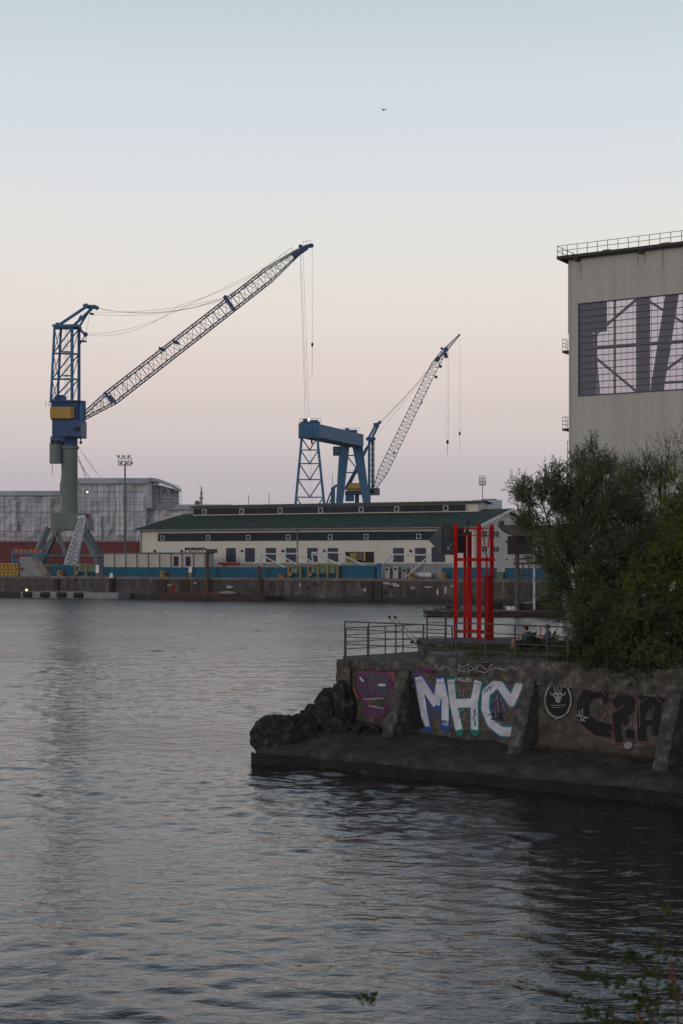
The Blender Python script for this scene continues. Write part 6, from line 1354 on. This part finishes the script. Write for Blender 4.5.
# glazing bars
mb = MB(); nb = 14
for i in range(nb + 1): z = WZ0 + (WZ1 - WZ0) * i / nb; mb.rbar(hk(WT0, .03, z), hk(WT1, .03, z), .06, .07)
mb.build('glazing_bars', 'hallsteel', hl_)
mb = MB()
for i in range(64): t = WT0 + (WT1 - WT0) * i / 63; mb.rbar(hk(t, .08, WZ0), hk(t, .08, WZ1), .035, .035)
mb.build('glazing_bars', 'hallsteel', hl_)
mb = MB(); hbx(mb, WT0 - .08, WT0, -.09, .1, WZ0, WZ1); hbx(mb, WT0 - .08, WT1, -.09, .1, WZ1, WZ1 + .08); hbx(mb, WT0 - .08, WT1, -.09, .1, WZ0 - .08, WZ0); mb.build('opening_frame', 'hallsteel', hl_)
gl = bpy.data.materials.new('tinted_glazing'); gl.use_nodes = True; nt = gl.node_tree; nt.nodes.clear(); ou = nt.nodes.new('ShaderNodeOutputMaterial'); tr = nt.nodes.new('ShaderNodeBsdfTransparent'); tr.inputs[0].default_value = (.55, .54, .62, 1); gy = nt.nodes.new('ShaderNodeBsdfGlossy'); gy.inputs['Roughness'].default_value = .08; gy.inputs['Color'].default_value = (.8, .8, .85, 1); mxx = nt.nodes.new('ShaderNodeMixShader'); mxx.inputs[0].default_value = .035; nt.links.new(tr.outputs[0], mxx.inputs[1]); nt.links.new(gy.outputs[0], mxx.inputs[2]); df = nt.nodes.new('ShaderNodeBsdfDiffuse'); df.inputs[0].default_value = (.5, .51, .58, 1); m4 = nt.nodes.new('ShaderNodeMixShader'); m4.inputs[0].default_value = .17; nt.links.new(mxx.outputs[0], m4.inputs[1]); nt.links.new(df.outputs[0], m4.inputs[2]); nt.links.new(m4.outputs[0], ou.inputs[0]); M['glazing'] = gl
mb = MB(); mb.add([hk(WT0, .05, WZ0), hk(WT1, .05, WZ0), hk(WT1, .05, WZ1), hk(WT0, .05, WZ1)], [(0, 1, 2, 3)]); mb.build('glass', 'glazing', hl_)
# inner frame: columns, beams and braces
def hpx(px, o):  # distance along the hall where a column stands behind a picture position
    kk = (px - CX) / F; a = HC + HS * o; return (kk * a.y - a.x) / (HU.x - kk * HU.y)
def hzp(px, py, o): p = HC + HS * o + HU * hpx(px, o); return H + (HY - py) / F * p.y
def inner(name, pts, w, h, m='hallsteel', o=.9):
    a, b = [hk(hpx(x, o), o, hzp(x, y, o)) for x, y in pts]; mb = MB(); mb.rbar(a, b, w, h); mb.build(name, m, hl_)
mb = MB(); o = .8; t0, t1 = hpx(577, o), hpx(590, o); hbx(mb, t0, t1, o, o + .8, QZ, HZ - .3); mb.build('inner_column', 'hallsteel', hl_)
mb = MB(); o = 1.7; t0, t1 = hpx(590, o), hpx(604, o); hbx(mb, t0, t1, o, o + .8, hzp(597, 331, o), HZ - .3); mb.build('inner_panel', 'hallsteel', hl_)
mb = MB(); o = .9; t0, t1 = hpx(636, o), hpx(647, o); hbx(mb, t0, t1, o, o + .9, QZ, HZ - .3); mb.build('inner_column', 'hallsteel', hl_)
mb = MB(); o = .9; t0 = hpx(636, o) + 9; hbx(mb, t0, t0 + 1, o, o + .9, QZ, HZ - .3); mb.build('inner_column', 'hallsteel', hl_)
for a, b in (((590, 339), (636, 300)), ((590, 353), (636, 391)), ((647, 300), (700, 333)), ((652, 380), (700, 345))): inner('brace', (a, b), .22, .22)
inner('mid_beam', ((578, 349), (760, 336)), .3, .32, o=1.3); inner('mid_beam', ((656, 383), (760, 378)), .2, .24, o=1.4)
inner('inner_column', ((596, 330), (594, 396)), .28, .3, o=2.5)
a_ = hk(hpx(654, 5), 5, hzp(654, 410, 5)); b_ = hk(hpx(672, 5), 5, hzp(672, 295, 5)); MB().tube(a_ - (b_ - a_) * .6, b_ + (b_ - a_) * .4, .66, n=16).build('leaning_tube', 'halltube', hl_)
mb = MB(); mb.tube(hk(hpx(603, 8), 8, 18), hk(hpx(592, 8), 8, 30), .3); mb.build('inner_strut', 'palegrey', hl_)
mb = MB()
for z in (12.6, 18.8, 34.4): hbx(mb, 0, HL, -.068, -.055, z, z + .03)
mb.build('panel_joint', 'hallwall', hl_)
rr = random.Random(4); 
for i in range(7):
    t = rr.choice((.9, 7.3, 7.5, 1.2, 3.6, 9.8, 11.2, 5.2)) + rr.uniform(-.3, .3); mb = MB(); zz = HZ - .15; hh = rr.uniform(.6, 2.6); wd = rr.uniform(.03, .09); hbx(mb, t, t + wd, -.062 - i * .0006, -.056, zz - hh, zz); mb.build('rust_streak', 'ruststain', hl_)
# outside ladder and small platforms at the left corner
mb = MB()
def lad(z0, z1, t):
    for s_ in (-.22, .22): mb.tube(hk(t + s_, .9, z0), hk(t + s_, .9, z1), .035, n=5)
    for i in range(int((z1 - z0) / 2.6) + 1): mb.tube(hk(t - .3, .9, z0 + i * 2.6), hk(t + .9, .9, z0 + i * 2.6), .035, n=5)
lad(29.3, 37.0, -.35); lad(8, 18.5, -.45); mb.build('ladder', 'galv', hl_)
for z in (27.5, 19.7):
    mb = MB(); hbx(mb, -.95, -.13, .2, 1.6, z - .22, z); mb.build('platform', 'soffit', hl_)
    mb = MB()
    for t_, o_ in ((-.93, .22), (-.93, 1.58), (-.2, .22), (-.55, .22)): mb.tube(hk(t_, o_, z), hk(t_, o_, z + 1.15), .03, n=4)
    for h in (.4, .75, 1.15): mb.tube(hk(-.93, .22, z + h), hk(-.15, .22, z + h), .025, n=4); mb.tube(hk(-.93, .22, z + h), hk(-.93, 1.58, z + h), .025, n=4)
    mb.build('platform_rail', 'galv', hl_)

# ================================================================== GULL
bp_ = P(384, 110, 150); g = thing('gull', bp_, 'tiny dark gull gliding high in the sky', 'bird'); rz = Matrix.Rotation(.5, 3, 'Z')
V = [(0, 0, 0), (-.12, 0, .005), (.16, 0, 0), (.26, 0, -.01), (.0, .22, .09), (.03, .48, .03), (.0, -.22, .10), (.03, -.5, .12)]
b = skin_mesh('body', [tuple(rz @ Matrix.Rotation(math.radians(90), 3, 'Z') @ Vector(v)) for v in V], [(0, 1), (0, 2), (2, 3), (0, 4), (4, 5), (0, 6), (6, 7)], [(.07, .07), (.05, .05), (.05, .04), (.05, .012), (.06, .014), (.035, .008), (.06, .014), (.035, .008)], 'cloth_dark', g, None, 0, 1)

# ================================================================== SKY, SUN, CAMERA
w = bpy.data.worlds.new('World'); S.world = w; w.use_nodes = True; nt = w.node_tree; nt.nodes.clear(); L = nt.links
out = nt.nodes.new('ShaderNodeOutputWorld'); bgn = nt.nodes.new('ShaderNodeBackground'); L.new(bgn.outputs[0], out.inputs[0])
tc = nt.nodes.new('ShaderNodeTexCoord'); sx_ = nt.nodes.new('ShaderNodeSeparateXYZ'); L.new(tc.outputs['Generated'], sx_.inputs[0])
rp = nt.nodes.new('ShaderNodeValToRGB'); cr_ = rp.color_ramp; cr_.interpolation = 'EASE'
def lin(r, g_, b_): return tuple(((c / 255) / 12.92 if c <= 10 else ((c / 255 + .055) / 1.055) ** 2.4) for c in (r, g_, b_)) + (1,)
SKY = [(-.3, (70, 68, 72)), (-.01, (160, 157, 166)), (.02, (178, 174, 184)), (.05, (194, 186, 192)), (.09, (213, 200, 198)), (.13, (223, 209, 204)), (.17, (229, 219, 212)), (.215, (226, 223, 218)), (.26, (217, 220, 224)), (.30, (208, 216, 224)), (.37, (194, 206, 214)), (.48, (180, 193, 205)), (.62, (120, 134, 155)), (1.0, (60, 70, 92))]
def zq(z): return (z + .3) / 1.3
e = cr_.elements; e[0].position = 0; e[0].color = lin(*SKY[0][1]); e[1].position = 1; e[1].color = lin(*SKY[-1][1])
for z, c in SKY[1:-1]: n_ = e.new(zq(z)); n_.color = lin(*c)
ma = nt.nodes.new('ShaderNodeMapRange'); ma.inputs['From Min'].default_value = -.3; ma.inputs['From Max'].default_value = 1; L.new(sx_.outputs['Z'], ma.inputs['Value']); L.new(ma.outputs[0], rp.inputs[0])
SUN_EL, SUN_AZ = math.radians(3.0), math.radians(215)
sky = nt.nodes.new('ShaderNodeTexSky'); sky.sky_type = 'NISHITA'; sky.sun_disc = False; sky.sun_elevation = SUN_EL; sky.sun_rotation = SUN_AZ
ms = nt.nodes.new('ShaderNodeMix'); ms.data_type = 'RGBA'; ms.blend_type = 'MIX'; ms.inputs[0].default_value = .08
sc_ = nt.nodes.new('ShaderNodeVectorMath'); sc_.operation = 'SCALE'; sc_.inputs['Scale'].default_value = .1; L.new(sky.outputs[0], sc_.inputs[0])
L.new(rp.outputs[0], ms.inputs[6]); L.new(sc_.outputs[0], ms.inputs[7]); L.new(ms.outputs[2], bgn.inputs['Color']); bgn.inputs['Strength'].default_value = 1.13
sl = bpy.data.lights.new('sun', 'SUN'); sl.energy = .6; sl.angle = math.radians(12); sl.color = (1, .86, .76); so = bpy.data.objects.new('sun', sl); COL.objects.link(so)
dirv = Vector((math.sin(SUN_AZ) * math.cos(SUN_EL + .1), math.cos(SUN_AZ) * math.cos(SUN_EL + .1), math.sin(SUN_EL + .1))); so.rotation_euler = dirv.to_track_quat('Z', 'Y').to_euler()
cd = bpy.data.cameras.new('camera'); co = bpy.data.objects.new('camera', cd); COL.objects.link(co); S.camera = co
co.location = (0, 0, H); co.rotation_euler = (math.radians(90), 0, 0); cd.sensor_fit = 'VERTICAL'; cd.sensor_height = 36; cd.lens = 36 * F / 1024; cd.shift_y = (HY - 512) / 1024
cd.dof.use_dof = True; cd.dof.focus_distance = 75; cd.dof.aperture_fstop = 5.0; cd.clip_start = .1; cd.clip_end = 8000
S.view_settings.view_transform = 'Standard'; S.view_settings.look = 'None'; S.view_settings.exposure = 0; S.view_settings.gamma = 1; S.view_settings.use_curve_mapping = False
S.render.engine = 'CYCLES'; S.cycles.use_denoising = True; S.cycles.max_bounces = 6; S.cycles.transparent_max_bounces = 12; S.cycles.caustics_reflective = False; S.cycles.caustics_refractive = False
hz = MB(); hz.box(-1400, 1400, -60, 1500, -7, 90); hm = bpy.data.materials.new('haze_air'); hm.use_nodes = True; nt = hm.node_tree; nt.nodes.clear()
ou = nt.nodes.new('ShaderNodeOutputMaterial'); pv = nt.nodes.new('ShaderNodeVolumePrincipled'); pv.inputs['Color'].default_value = (.86, .84, .9, 1); pv.inputs['Density'].default_value = .00013
nt.links.new(pv.outputs[0], ou.inputs['Volume']); M['haze'] = hm; ho = hz.build('haze', 'haze'); ho['kind'] = 'stuff'; ho['label'] = 'thin lilac dusk haze over the harbour'
for o in bpy.data.objects:
    if 'o' in o: del o['o']
